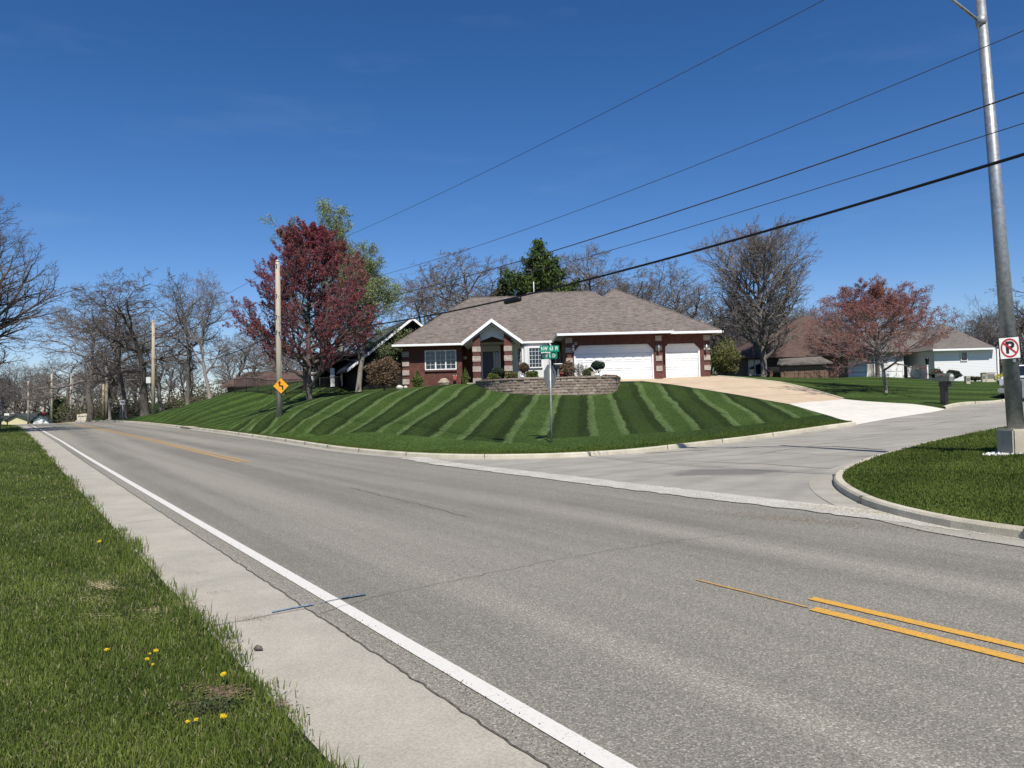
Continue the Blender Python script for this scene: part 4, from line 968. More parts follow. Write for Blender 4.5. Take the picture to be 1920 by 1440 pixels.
# pine
def pine(name, px, Y, top, label, seed, w=1.0, mat=LEAF_PINE):
    g = gpt(px, Y, 0); H = hgt(px, top, Y); root = empty(name, g, label, 'tree'); rng = np.random.RandomState(seed)
    mb = MB(); mb.tube([(0, 0, -.3), (0, 0, H*.5), (0, 0, H*.96)], [H*.022, H*.014, .02], 8); mb.build('trunk', BARK_D, root)
    tubes = []; pts = []
    nl = 24
    for i in range(nl):
        t = i/(nl-1); z = H*(.10+.87*t); R = H*.30*w*(1-t)**.9*rng.uniform(.75, 1.15)+.15
        for k in range(rng.randint(6, 9)):
            a = rng.uniform(0, 6.28); L = R*rng.uniform(.6, 1.15); p0 = np.array([0, 0, z]); d = np.array([math.cos(a), math.sin(a), rng.uniform(.05, .35)])
            q = [p0, p0+d*L*.55, p0+d*L+np.array([0, 0, .22*L])]; tubes.append((2, np.array(q), np.array([.05, .035, .015])))
            m_ = max(4, int(L*9))
            for j in range(m_):
                f = .25+.8*j/m_; side = rng.normal(0, .16*L*(1.1-f)+.09, 3); side[2] *= .6; pts.append(p0+d*L*f+np.array([0, 0, .22*L*f*f])+side)
    V, F = tubes_mesh(tubes, {2}); rng2 = np.random.RandomState(seed+1); LV, LF, LT = leaves(pts, 9, .14, .13, rng2, 1.3)
    mi = np.concatenate([np.zeros(len(F)), np.ones(len(LF))])
    np_mesh('crown', np.vstack([V, LV]), [np.vstack([F, LF+len(V)])], [BARK_D, mat], mi, parent=root, tint=np.concatenate([np.zeros(len(V)), LT])); return root
pine('pine_tree', 1016, 74, 446, 'dark green pine rising above the middle of the brick house roof', 3, 1.75)
pine('pine_tree', 948, 72, 520, 'short olive green conifer left of the tall pine behind the roof', 5, 1.1, LEAF_BUSH)
pine('pine_tree', 106, 126, 738, 'small dark evergreen beyond the far end of the road', 8, .9)
pine('pine_tree', 124, 122, 745, 'lowest dark evergreen right of the grey far house', 9, 1.0)

# bushes: dense mass of small leaves round a stemmed frame
def bush(name, loc, size, label, mat, seed, n=2600, leafs=.05, cat='bush', group=None, stems=True, shape='ball', hollow=.6, twig=TWIG_D):
    root = empty(name, loc, label, cat, group); rng = np.random.RandomState(seed); sx, sy, sz = size
    u = rng.normal(0, 1, (n, 3)); u /= np.linalg.norm(u, axis=1)[:, None]; r = hollow+(1-hollow)*rng.uniform(0, 1, (n, 1))**.5
    lump = 1+.13*np.sin(u[:, :1]*5+seed)+.12*np.sin(u[:, 1:2]*6+2*seed)+.10*np.sin(u[:, 2:]*7+seed)
    p = u*r*lump; p[:, 2] = np.where(p[:, 2] < 0, p[:, 2]*.85, p[:, 2])
    if shape == 'cone': k = np.clip((p[:, 2]+1)/2, 0, 1); p[:, 0] *= (1.25-1.0*k); p[:, 1] *= (1.25-1.0*k)
    p = p*np.array([sx/2, sy/2, sz/2])+np.array([0, 0, sz*.5])
    V, F, T = leaves(p, 1, .01, leafs, rng, 1.1); np_mesh('foliage', V, [F], mat, parent=root, tint=T)
    if stems:
        tb = []
        for k in range(9):
            a = rng.uniform(0, 6.28); q = np.array([math.cos(a)*sx*.36, math.sin(a)*sy*.36, sz*rng.uniform(.5, .9)]); tb.append((3, np.array([[0, 0, -.1], q*.5+[0, 0, .1*sz], q]), np.array([.02, .015, .006])))
        V, F = tubes_mesh(tb, {3}); np_mesh('stems', V, [F], twig, parent=root)
    return root
def bz_(px, py, Y): return W(px, py, Y)
def bushpx(name, x0, x1, y0, y1, Y, *a, **k):
    p = W((x0+x1)/2, y1, Y); w = (x1-x0)/FPX*Y; h = (y1-y0)/FPX*Y; k.setdefault('leafs', .05)
    return bush(name, p, (w, w, h), *a, **k)

def fix_origin(root):
    """parts built in world coordinates: keep them where they are under a root that has moved"""
    for ch in root.children:
        if ch.type == 'MESH': ch.matrix_parent_inverse = Matrix.Translation(-Vector(root.location))
SH = 'shrubs in the front garden bed'
bushpx('conifer_shrub', 771, 796, 697, 727, 51.5, 'green gold cone shaped shrub below the triple window', LEAF_YEW, 1, 2600, shape='cone', cat='shrub')
bushpx('conifer_shrub', 864, 882, 693, 720, 50.6, 'narrow green gold cone shrub left of the porch column', LEAF_YEW, 2, 2200, shape='cone', cat='shrub')
bushpx('globe_shrub', 913, 934, 701, 713, 46.2, 'low gold green round shrub at the left of the garden bed', LEAF_YEW, 3, 1600, cat='shrub')
bushpx('globe_shrub', 947, 969, 697, 712, 46.2, 'tan yellow round shrub in front of the right porch column', LEAF_OLV, 4, 1600, cat='shrub')
bushpx('globe_shrub', 987, 1009, 695, 710, 45.5, 'olive round shrub under the bay window', LEAF_YEW, 5, 1600, cat='shrub')
bushpx('globe_shrub', 1095, 1114, 690, 709, 44.5, 'bright green gold round shrub beside the cloud pruned one', LEAF_YEW, 6, 1700, cat='shrub')
bushpx('spreading_shrub', 1050, 1079, 680, 709, 45.5, 'dark spreading shrub right of the birdbath', LEAF_BRN, 7, 2600, cat='shrub')
def topiary(x, y0, y1, y2, w, Y, label, mat, seed):     # crown y0..y1, foot y2
    p = W(x, y2, Y); root = empty('topiary_shrub', p, label, 'topiary'); k = Y/FPX
    ch = (y1-y0)*k; zc = (y2-y1)*k
    b = MB(); b.tube([(0, 0, -.1), (.05, 0, zc*.5), (0, 0, zc+.1)], [.05, .04, .03], 7); b.tube([(.02, 0, zc*.3), (-.18, 0, zc+.1)], .02, 6); b.tube([(.03, 0, zc*.4), (.2, .02, zc+.1)], .02, 6); b.build('trunk', BARK, root)
    rng = np.random.RandomState(seed); n = 2600; u = rng.normal(0, 1, (n, 3)); u /= np.linalg.norm(u, axis=1)[:, None]
    q = u*(.75+.25*rng.uniform(0, 1, (n, 1)))*(1+.1*np.sin(u[:, :1]*6+seed)); q = q*np.array([w*k/2, w*k/2, ch/2])+np.array([0, 0, zc+ch/2])
    V, F, T = leaves(q, 1, .01, .045, rng, 1.1); np_mesh('foliage', V, [F], mat, parent=root, tint=T); return root
topiary(934.5, 688, 706, 714, 22, 46.6, 'grey green ball topiary in front of the dark entrance door', LEAF_TOP, 1)
topiary(983, 680, 698, 711, 18, 45.6, 'dark purple brown ball topiary left of the bay window', LEAF_BRN, 2)
topiary(1121, 677, 693, 709, 26, 44.2, 'dark green mushroom shaped topiary in front of the double garage door', LEAF_TOP, 3)
def twiggy(x, y0, y1, Y, label, seed, H=None, w=1.0, twig=TWIG):
    p = W(x, y1, Y); H = H or (y1-y0)/FPX*Y; root = empty('bare_shrub', p, label, 'shrub')
    allt = []
    for k in range(7):
        tb, tips = grow('bush', H*random.Random(seed+k).uniform(.8, 1.0), seed*10+k, 4, thick=.8, lean=((random.Random(seed*3+k).uniform(-.6, .6))*w, random.Random(seed*5+k).uniform(-.4, .4)), dens=.6)
        allt += tb
    V, F = tubes_mesh(allt, {0, 1}); np_mesh('stems', V, [F], twig, parent=root); V, F = tubes_mesh(allt, {2, 3, 4}); np_mesh('twigs', V, [F], twig, parent=root); return root
twiggy(1090, 671, 709, 44.6, 'leafless twiggy shrub in front of the left edge of the double garage door', 1)
bushpx('large_shrub', 690, 752, 668, 730, 51.5, 'large brown twiggy bush at the left corner of the brick house', LEAF_BRN, 12, 7000, hollow=.2, leafs=.06)
bushpx('round_bush', 1330, 1392, 640, 706, 56, 'olive brown bush beyond the right end of the garage', LEAF_OLV, 13, 6000, hollow=.2, leafs=.07)
for (x0, x1, y0, y1, Y, lb, sd_) in ((905, 920, 711, 716, 45.6, 'low dry plants at the left end of the retaining wall', 1), (1125, 1157, 703, 709, 43.4, 'pale dry plants trailing over the right end of the retaining wall', 3), (1085, 1108, 705, 710, 43, 'dry ground plants behind the middle of the retaining wall', 4)):
    bushpx('bed_plant', x0, x1, y0, y1, Y, lb, LEAF_BRN, sd_, 1500, cat='plant', leafs=.04, stems=False)
# garden ornaments
p = W(1047, 707, 45.0); t = empty('birdbath', p, 'white shallow birdbath on a dark pedestal behind the stop sign', 'birdbath')
MB().lathe([(.16, 0), (.12, .08), (.06, .15), (.05, .6), (.1, .68)], (0, 0, 0), 14).build('pedestal', GREY, t)
MB().lathe([(.1, .68), (.26, .74), (.27, .79), (.24, .78), (.08, .72)], (0, 0, 0), 18).build('basin', WHITE, t)
p = W(1053, 708, 44.4); t = empty('flower_pot', p, 'red clay flower pot right of the birdbath', 'flower pot'); RED_P = simple('terracotta', (.42, .09, .06), .8, .2)
MB().lathe([(.09, 0), (.13, .22), (.15, .22), (.15, .28), (.12, .28), (.11, .2)], (0, 0, 0), 14).build('pot', RED_P, t)
V, F, T = leaves(np.random.RandomState(2).normal(0, .07, (160, 3))+[0, 0, .33], 1, .02, .05, np.random.RandomState(3)); np_mesh('plant', V, [F], LEAF_BRN, parent=t, tint=T)
p = W(1112.5, 709, 43.6); t = empty('stone_planter', p, 'small square pale planter at the foot of the gold green round shrub', 'planter')
MB().box((0, 0, .15), (.26, .26, .34), bev=.02).build('body', CONC_KERB, t); MB().box((0, 0, .33), (.31, .31, .06), bev=.015).build('rim', CONC_KERB, t)
def goose(px, py, Y, label, sc=1.0, rz=0):
    p = W(px, py, Y); t = empty('bird_figurine', p, label, 'garden figurine', None, rz); t.scale = (sc, sc, sc)
    b = MB(); b.tube([(-.2, 0, .22), (-.12, 0, .24), (0, 0, .24), (.1, 0, .26), (.14, 0, .34), (.15, 0, .44), (.18, 0, .50)], [.02, .08, .11, .09, .045, .035, .04], 10); b.lathe([(.09, -.02), (.07, .04), (.03, .14)], (0, 0, 0), 10); b.build('body', WHITE, t)
    b = MB(); b.tube([(.2, 0, .5), (.27, 0, .49)], [.018, .004], 6); b.build('beak', YEL, t)
goose(1121, 709.5, 43.4, 'taller white bird figurine under the mushroom shaped topiary', .85); goose(1128, 709.5, 43.6, 'smaller white bird figurine turned right under the mushroom shaped topiary', .65, .6)
goose(979, 712, 44.4, 'white bird figurine beside the purple brown ball topiary', .7, 2.8)
p = W(997, 711.5, 43.9); t = empty('timber_edging', p, 'grey weathered timber lying along the bed under the bay window', 'timber'); MB().box((0, 0, .06), (.95, .14, .13), bev=.02).build('beam', POLEW, t); MB().box((.55, .02, .03), (.12, .2, .1), bev=.02).build('end_block', POLEW, t)
def rock(px, py, Y, sz, label, mat, seed, group=None):
    p = W(px, py, Y); bm = bmesh.new(); bmesh.ops.create_icosphere(bm, subdivisions=3, radius=1); r = random.Random(seed); off = [r.uniform(0, 9) for _ in range(3)]
    for v in bm.verts:
        k = 1+.16*math.sin(v.co.x*3+off[0])+.13*math.sin(v.co.y*4+off[1])+.07*math.sin(v.co.z*7+off[2]); v.co = Vector((v.co.x*sz[0]*k/2, v.co.y*sz[1]*k/2, v.co.z*sz[2]*k/2+sz[2]*.35))
    me = bpy.data.meshes.new('rock'); bm.to_mesh(me); bm.free(); me.materials.append(mat)
    for q in me.polygons: q.use_smooth = True
    o = bpy.data.objects.new('rock', me); C.objects.link(o); o.location = p; return tag(o, label, 'rock', group)
ROCKM = simple('rock_tan', (.34, .29, .22), .9, .1, .3, 5, bump=.5); ROCKW = simple('rock_pale', (.55, .52, .46), .9, .1, .2, 8, bump=.4)
rock(832, 722, 50.6, (.8, .5, .45), 'tan boulder on the lawn below the brick wall right of the triple window', ROCKM, 1)
rock(750, 729, 51, (.5, .4, .25), 'small pale stone at the left corner of the brick house', ROCKW, 2); rock(761, 728, 50.8, (.3, .3, .2), 'smallest pale stone right of the corner stone', ROCKW, 3)
p = W(853, 708, 52.5); t = empty('garden_ornament', p, 'little red wall ornament on the brick right of the triple window', 'ornament'); MB().prism([(-.1, 0, -.12), (.1, 0, -.12), (.1, 0, .05), (0, 0, .12), (-.1, 0, .05)], (0, .06, 0)).build('body', RED_P, t)
b = MB(); [b.tube([(x, .02, .05), (x*1.4, .02, .18)], .012, 5) for x in (-.08, 0, .08)]; b.build('prongs', WHITE, t)

# ---------------------------------------------------------------- poles and wires
def upole(px, py, Y, top, r, label, mat, name='utility_pole', tx=None):
    a = W(px, py, Y); b_ = W(tx if tx is not None else px, top, Y); t = empty(name, a, label, 'utility pole'); d = b_-a
    MB().tube([(0, 0, -.3), d*.5, d], [r*1.12, r, r*.8], 14).build('pole', mat, t); return t, a, b_
up, ua, ub = upole(524, 779, 42, 489, .15, 'weathered grey utility pole carrying the orange winding road sign', POLEW, tx=520.5)
for i, y in enumerate((497, 553, 592, 621)):
    q = W(521, y, 42)-ua; MB().tube([(q.x-.02, -.15, q.z), (q.x-.02, -.28, q.z)], .03, 6).build('bolt', GREY, up)
d_ = ub-ua
MB().tube([d_*.992+Vector((0, 0, .0)), d_+Vector((0, 0, .05))], [.13, .10], 12).build('pole_cap', GALV, up)
MB().tube([d_*.35+Vector((.155, -.03, 0)), Vector((.17, -.04, .05))], .018, 6).build('ground_wire', GREY, up)
u2, va, vb = upole(287.5, 772, 75, 600, .17, 'utility pole with a pale grey transformer box left of the slim bare tree', POLEW)
q = W(281.5, 713, 75)-va; MB().box((q.x-.05, -.1, q.z), (.44, .4, .62), bev=.03).build('transformer', SOFFIT, u2)
MB().tube([(q.x+.05, 0, q.z-.35), (q.x+.15, 0, q.z-1.2), (q.x+.3, 0, q.z-1.3)], .08, 8).build('cable_loop', BLACK, u2)
upole(194, 783, 88, 720, .13, 'short yellow brown pole beyond the white road sign', POLEY); upole(200, 781, 90, 665, .16, 'grey pole standing close behind the short yellow brown pole', POLEW)
upole(97, 795, 118, 688, .15, 'far thin pole above the grey far house', POLEW); upole(133, 792, 108, 700, .14, 'far thin pole between the grey far house and the entrance sign', POLEW); upole(53, 796, 126, 715, .14, 'far thin pole beside the yellow house', POLEW)
RUB = simple('cable_black', (.008, .008, .01), .5, .3); ALW = simple('wire_grey', (.05, .055, .065), .5, .4)
def wire(pts, r, label, name='overhead_wire', mat=ALW, par=None):
    """fit height along the pole line through the measured points, extended to the next poles"""
    S = []; Zs = []
    for px, py in pts:
        q = on_plane_n(px, py, 12.5); S.append(q.x*RD[0]+q.y*RD[1]); Zs.append(q.z)
    co = np.polyfit(S, Zs, 2 if len(S) > 2 else 1)
    ss = np.linspace(-12, S[0], 60)[::-1]; P = [Vector((*sn(s, 12.5), np.polyval(co, s))) for s in ss]
    o = MB().tube(P, r, 6).build(name, mat); return P, o
WG = 'overhead wires running from the pole over the side street'
wires = []
for pts, r, lb in (([(521, 496), (680, 430), (1100, 228), (1545, 0)], .007, 'topmost thin overhead wire crossing the upper right sky'),
                   ([(521, 556), (720, 512), (1300, 320), (1920, 50)], .007, 'second thin overhead wire from the top'),
                   ([(521, 594), (740, 553), (1300, 388), (1920, 172)], .013, 'third overhead wire, thicker than those beside it'),
                   ([(521, 606), (760, 568), (1300, 425), (1920, 230)], .008, 'thin overhead wire just above the thick black cable'),
                   ([(521, 623), (740, 602), (975, 556), (1300, 474), (1920, 287)], .026, 'thick black lowest overhead cable with a splice box')):
    P_, o = wire(pts, r, lb); tag(o, lb, 'wire', WG); o.name = 'overhead_wire'
    if r > .02:
        o.data.materials[0] = RUB; q = on_plane_n(961, 563, 12.45); dr = Vector((RD[0], RD[1], 0))
        MB().tube([q-dr*.42+Vector((0, 0, .02)), q-dr*.36, q+dr*.36, q+dr*.42], [.03, .085, .085, .03], 8).build('splice_case', RUB, o)
        MB().tube([P_[0]-Vector((0, 0, .02)), P_[1]], .03, 6).build('clamp', GREY, o)
# span to the second pole
def span(a, b_, sag, r, label, mat=ALW):
    a = Vector(a); b_ = Vector(b_); P = [a.lerp(b_, t)-Vector((0, 0, 4*sag*t*(1-t))) for t in np.linspace(0, 1, 24)]
    tag(MB().tube(P, r, 5).build('overhead_wire', mat), label, 'wire', 'overhead wires between the two nearest utility poles')
span(W(521, 496, 42), W(287, 604, 75), .5, .010, 'highest wire from the road sign pole to the transformer pole')
span(W(521, 556, 42), W(287, 625, 75), .6, .009, 'middle wire from the road sign pole to the transformer pole')
span(W(521, 623, 42), W(287, 672, 75), 1.0, .024, 'thick lowest cable from the road sign pole to the transformer pole', RUB)
span(W(287, 672, 75), W(200, 690, 90), .5, .02, 'cable from the transformer pole to the grey far pole', RUB)
span(W(200, 680, 90), W(-60, 690, 112), .6, .014, 'wire from the grey far pole leaving to the left')

# winding road sign
SIGN_O = simple('sign_orange', (.75, .33, .015), .5, .4, .04); SIGN_W = simple('sign_white', (.72, .71, .67), .5, .4, .04); SIGN_G = simple('sign_green', (.0, .20, .12), .45, .4, .06); SIGN_R = simple('sign_red', (.42, .02, .04), .5, .4, .05)
p = W(526.7, 723.5, 41.78); sgn = empty('winding_road_sign', p, 'orange diamond warning sign with a winding arrow on the wooden pole', 'road sign', None, math.radians(-4)); h_ = .445
def diamond(h, y, th): return [(0, y, h), (h, y, 0), (0, y, -h), (-h, y, 0)]
MB().prism(diamond(h_, 0, 0), (0, .012, 0)).build('border', BLACK, sgn); MB().prism(diamond(h_*.95, -.004, 0), (0, .003, 0)).build('face', SIGN_O, sgn)
A_ = MB(); u = h_/15.0   # arrow in 1/15 of half height
def arr(P): A_.prism([(x*u, -.009, z*u) for x, z in P], (0, .004, 0))
arr([(2.2, -7.5), (4.6, -7.5), (4.6, -1), (2.2, -1)]); arr([(2.2, -2.2), (4.6, -1.02), (1.0, 1.0), (-.9, -1.2)]); arr([(4.6, -1), (4.3, .4), (2.4, 1.0), (1.0, 1.02)])
arr([(-.9, -1.22), (1.0, 1.02), (-1.9, 1.6), (-3.6, -.4)]); arr([(-3.6, -.4), (-1.4, 1.4), (-1.4, 5.2), (-3.7, 5.2)]); arr([(-5.6, 4.6), (.6, 4.6), (-2.55, 9.6)])
A_.build('arrow_symbol', BLACK, sgn)
# small white road sign
def speed_sign(px, y0, y1, yb, Y, w, label, txt):
    a = W(px, yb, Y); zt = W(px, y0, Y).z-a.z; zb_ = W(px, y1, Y).z-a.z; t = empty('road_sign', a, label, 'road sign')
    MB().tube([(0, 0, -.2), (0, 0, zt)], .035, 8).build('post', GALV, t); MB().box((0, -.05, (zt+zb_)/2), (w, .015, zt-zb_), bev=.006).build('sign_panel', SIGN_W, t)
    MB().box((0, -.044, (zt+zb_)/2), (w+.03, .012, zt-zb_+.03)).build('border', BLACK, t); lettering(txt, (zt-zb_)*.75, BLACK, t, (0, -.062, (zt+zb_)/2), bold=.01)
speed_sign(230.5, 750, 758.5, 785, 77, .5, 'small white road sign on a thin post beside the far kerb', '35')
# entrance sign
p = W(157.5, 788, 92); t = empty('entrance_sign', p, 'pale stone entrance sign with dark lettering at the far bend', 'sign', None, math.radians(6))
MB().prism([(-.8, 0, 0), (.78, 0, .05), (.8, 0, .72), (0, 0, .80), (-.8, 0, .70)], (0, .3, 0)).build('panel', CREAM, t); MB().box((0, .15, -.12), (1.9, .5, .3), bev=.03).build('base', CONC_KERB, t)
rr = random.Random(3); b = MB()
for i in range(9): b.box((-.6+i*.15, -.008, .48+rr.uniform(-.02, .02)), (.10, .012, rr.uniform(.08, .16)))
b.build('lettering', BLACK, t)

# stop sign + street name blades
a = W(1034, 830, 24.3); tpz = W(1031.2, 662, 24.3)-a; ss_ = empty('stop_sign', a, 'back of an octagonal stop sign with green street name blades on a steel post', 'stop sign')
MB().tube([(0, 0, -.3), tpz], .032, 10).build('post', GALV, ss_)
az_s = math.radians(-55)          # the plate faces the side street
def oct_(R, y): return [(R*math.cos(math.pi/8+i*math.pi/4), y, R*math.sin(math.pi/8+i*math.pi/4)) for i in range(8)]
cz = (W(1031.6, 706, 24.3)-a); pl = MB().prism(oct_(.405, 0), (0, .006, 0)).build('octagon_plate', ALU, ss_); pl.location = cz+Vector((.0, .035, 0)); pl.rotation_euler = (0, 0, math.radians(57))
pf = MB().prism(oct_(.40, .008), (0, .002, 0)).build('red_face', SIGN_R, pl)
o_ = lettering('STOP', .26, SIGN_W, pl, (0, .013, 0), (math.pi/2, 0, math.pi), bold=.008)
def blade(px, py, w, h, rz, txt, size, side='u', dx=0):
    q = W(px, py, 24.3)-a; B = MB().box((0, 0, 0), (w, .012, h), bev=.004).build('name_blade', SIGN_G, ss_); B.location = q+Vector((0, -.02, 0)); B.rotation_euler = (0, 0, rz)
    L_ = lettering(txt, size, SIGN_W, B, (dx, -.008, 0), ext=.002, bold=.002, sx=.66)
    return B
b1 = blade(1030, 654, .62, .205, math.radians(8), 'NW  63  Pl', .175)
b2 = blade(1029.5, 667.5, .60, .19, math.radians(-33), 'NW  6  Dr', .165)
MB().box(W(1020, 661, 24.3)-a+Vector((0, -.03, 0)), (.13, .05, .05), bev=.01).build('blade_bracket', SOFFIT, ss_); MB().tube([tpz-Vector((0, 0, .14)), tpz], .045, 10).build('post_cap', GALV, ss_)

# street lamp
LY = 15.9; la = W(1905.5, 851, LY); la.z = G(la.x, la.y)+.10; lt = W(1837, -14, LY); lamp = empty('street_lamp', la, 'tall galvanised street lamp on a square concrete base at the right edge', 'street lamp'); dl = lt-la
MB().box((.05, 0, .18), (.56, .56, .66), bev=.03).build('concrete_base', CONC_KERB, lamp)
dl2 = W(1838.5, 0, LY)-la; s0_ = W(1905.5, 812, LY)-la
ext = s0_ + (dl2-s0_)*1.12
MB().tube([s0_+Vector((0, 0, .0)), s0_+(dl2-s0_)*.5, ext], [.158, .122, .082], 20).build('pole', GALV, lamp)
MB().box(s0_+Vector((0, 0, .02)), (.42, .42, .035), bev=.008).build('base_plate', GALV, lamp)
for sx_ in (-1, 1):
    for sy_ in (-1, 1): MB().tube([s0_+Vector((sx_*.16, sy_*.16, -.02)), s0_+Vector((sx_*.16, sy_*.16, .10))], .022, 8).build('anchor_bolt', GALV, lamp)
j_ = W(1836, 40, LY)-la; e1 = W(1784, -2, LY)-la; e2 = e1+(e1-j_)*2.2
MB().tube([j_, e1, e2], [.032, .03, .028], 10).build('arm_brace', GALV, lamp); MB().lathe([(.10, -.10), (.11, 0), (.10, .10)], j_+Vector((.045, 0, 0)), 14).build('collar', GALV, lamp)
MB().tube([ext-Vector((0, 0, .2)), e2+Vector((-.4, 0, .1)), e2+Vector((-.9, 0, .12))], [.035, .032, .03], 10).build('arm', GALV, lamp)
MB().box(e2+Vector((-1.2, 0, .10)), (.7, .3, .14), bev=.05).build('luminaire', GREY, lamp)
# no parking sign on it
p = W(1892.5, 652.5, LY-.2); ns = empty('no_parking_sign', p, 'square white no parking sign strapped to the galvanised lamp post', 'road sign'); ns.rotation_euler = (0, math.radians(-5+1.4), math.radians(4))
MB().box((0, 0, 0), (.455, .008, .455), bev=.003).build('border', BLACK, ns); MB().box((0, -.007, 0), (.425, .004, .425)).build('face', SIGN_W, ns)
b = MB(); N = 40
for i in range(N):
    a0, a1 = 2*math.pi*i/N, 2*math.pi*(i+1)/N
    b.prism([(.195*math.cos(a0), -.013, .195*math.sin(a0)), (.195*math.cos(a1), -.013, .195*math.sin(a1)), (.160*math.cos(a1), -.013, .160*math.sin(a1)), (.160*math.cos(a0), -.013, .160*math.sin(a0))], (0, .003, 0))
b.box((0, -.0145, 0), (.035, .004, .34), ry=math.radians(-50)).build('prohibition_ring', SIGN_R, ns)
lettering('P', .33, BLACK, ns, (.0, -.0115, 0), ext=.001, bold=.012, sx=1.15)
MB().box((.09, .03, -.26), (.06, .05, .07)).build('bracket', GALV, ns)
p = W(1915, 728, LY-.05); t = empty('meter_box', p, 'grey metal cabinet at the right of the lamp post', 'cabinet'); MB().box((.13, .1, -.02), (.36, .26, .42), bev=.015).build('cabinet', GALV, t); MB().tube([(.14, .1, -.2), (.14, .1, -1.1)], .03, 8).build('conduit', GALV, t); MB().box((.13, -.04, -.02), (.30, .02, .36), bev=.006).build('door', GALV, t)
GRAV = simple('white_gravel', (.62, .61, .58), .9, .1, .25, 25)
rng = np.random.RandomState(5); V = []; F = []
for i in range(420):
    a_ = rng.uniform(0, 6.28); r_ = rng.uniform(.2, .62); x, y = la.x+r_*math.cos(a_)*1.25+.1, la.y+r_*math.sin(a_)*.8-.05; s_ = rng.uniform(.018, .04); z = G(x, y)+.12
    o6 = np.array([(1, 0, 0), (-1, 0, 0), (0, 1, 0), (0, -1, 0), (0, 0, 1), (0, 0, -1)])*s_*rng.uniform(.6, 1.2, (6, 1))+[x, y, z]; k = len(V)*6; V.append(o6)
    F += [(k+a1, k+b1_, k+c1_) for a1, b1_, c1_ in ((0, 2, 4), (2, 1, 4), (1, 3, 4), (3, 0, 4), (2, 0, 5), (1, 2, 5), (3, 1, 5), (0, 3, 5))]
tag(np_mesh('gravel', np.vstack(V), [np.array(F)], GRAV), 'white gravel scattered round the lamp base', 'gravel', kind='stuff')

# mailbox
p = gpt(1771.5, 35.6); mb_ = empty('mailbox', p, 'dark green grey mailbox on a black post beside the white driveway apron', 'mailbox', None, math.radians(-68))
k = Y_ = 35.6/FPX; zt_ = W(1771, 699, 35.6).z-p.z
MB().box((-.02, 0, .38), (.26, .26, .95), bev=.02).build('post', BLACK, mb_); MB().box((0.05, 0, zt_-.52), (.50, .24, .26), bev=.02).prism([(.1, -.1, zt_-.62), (.32, -.1, zt_-.42), (.1, -.1, zt_-.42)], (0, .2, 0)).build('bracket', BLACK, mb_)
GRN_P = simple('mailbox_green', (.085, .10, .085), .5, .4); b = MB(); hh = .42; prof = [(-.16, 0), (.16, 0), (.16, .22)]+[(.16*math.cos(t), .22+.16*math.sin(t)) for t in np.linspace(.2, math.pi-.2, 7)]+[(-.16, .22)]
b.prism([(-.34, q[0], zt_-.40+q[1]) for q in prof], (.72, 0, 0)); b.build('box', GRN_P, mb_)
MB().prism([(.385, q[0]*.97, zt_-.395+q[1]*.97) for q in prof], (.02, 0, 0)).build('front_door', simple('mailbox_door', (.17, .18, .16), .5, .4), mb_)
MB().box((.41, -.05, zt_-.14), (.012, .07, .11)).box((.41, .05, zt_-.15), (.012, .07, .09)).build('number_labels', SIGN_W, mb_); MB().box((0, -.17, zt_-.12), (.12, .01, .04)).build('flag', SIGN_R, mb_)

# white pickup
TRK = simple('truck_paint', (.78, .78, .77), .3, .6, .02); CHR = simple('chrome', (.55, .55, .56), .15, .8, .05, metal=.9); TYR = simple('tyre', (.02, .02, .02), .9, .1); HLG = Mat('headlight_glass', .1, .8); HLG.color((.5, .52, .55)); HLG = HLG.m
tl = W(1874, 758, 39.5); tp = Vector((tl.x+.66, 39.5-.76, 0)); tp.z = G(tp.x, tp.y)
tr = empty('pickup_truck', tp, 'white pickup truck parked at the kerb behind the lamp post', 'pickup truck', None, math.radians(-48))  # local -Y is forward
b = MB(); b.box((0, .62, 1.05), (1.98, 1.5, .42), bev=.10); b.box((0, .7, 1.22), (1.86, 1.35, .14), bev=.06); b.box((0, 2.6, .95), (2.0, 2.6, .75), bev=.08); b.box((0, 4.7, .95), (2.0, 1.9, .75), bev=.06); b.build('body', TRK, tr)
b = MB(); v = [(-.9, 1.5, 1.25), (.9, 1.5, 1.25), (.9, 3.7, 1.25), (-.9, 3.7, 1.25), (-.72, 2.15, 1.9), (.72, 2.15, 1.9), (.72, 3.45, 1.9), (-.72, 3.45, 1.9)]; b.add(v, [(0, 1, 5, 4), (1, 2, 6, 5), (2, 3, 7, 6), (3, 0, 4, 7), (4, 5, 6, 7)], 0); cbn = b.build('cab', TRK, tr)
b = MB(); b.prism([(-.80, 1.58, 1.30), (.80, 1.58, 1.30), (.66, 2.11, 1.83), (-.66, 2.11, 1.83)], (0, -.03, .012)); b.build('windscreen', GLASS, cbn)
for sg in (-1, 1):
    b = MB(); b.prism([(sg*.895, 1.75, 1.32), (sg*.895, 3.5, 1.32), (sg*.745, 3.35, 1.82), (sg*.745, 2.25, 1.82)], (sg*.03, 0, .01)); b.build('side_window', GLASS, cbn)
b = MB(); b.box((0, -.13, .98), (1.42, .10, .44), 0, bev=.03); gr_ = b.build('grille', BLACK, tr); b = MB(); b.box((0, -.19, .98), (1.42, .03, .05)).build('grille_bar', CHR, gr_)
for sg in (-1, 1):
    b = MB(); b.box((sg*.82, -.10, 1.0), (.26, .12, .34), bev=.03); b.build('headlight', HLG, tr)
    for y_ in (.75, 4.4):
        b = MB(); b.tube([(sg*.78, y_, .40), (sg*1.0, y_, .40)], .40, 20); wh = b.build('wheel', TYR, tr); b = MB(); b.tube([(sg*1.0, y_, .40), (sg*1.015, y_, .40)], .24, 16).build('rim', CHR, wh)
    b = MB(); b.box((sg*1.12, 1.7, 1.42), (.22, .12, .22), bev=.03).build('mirror', BLACK, tr)
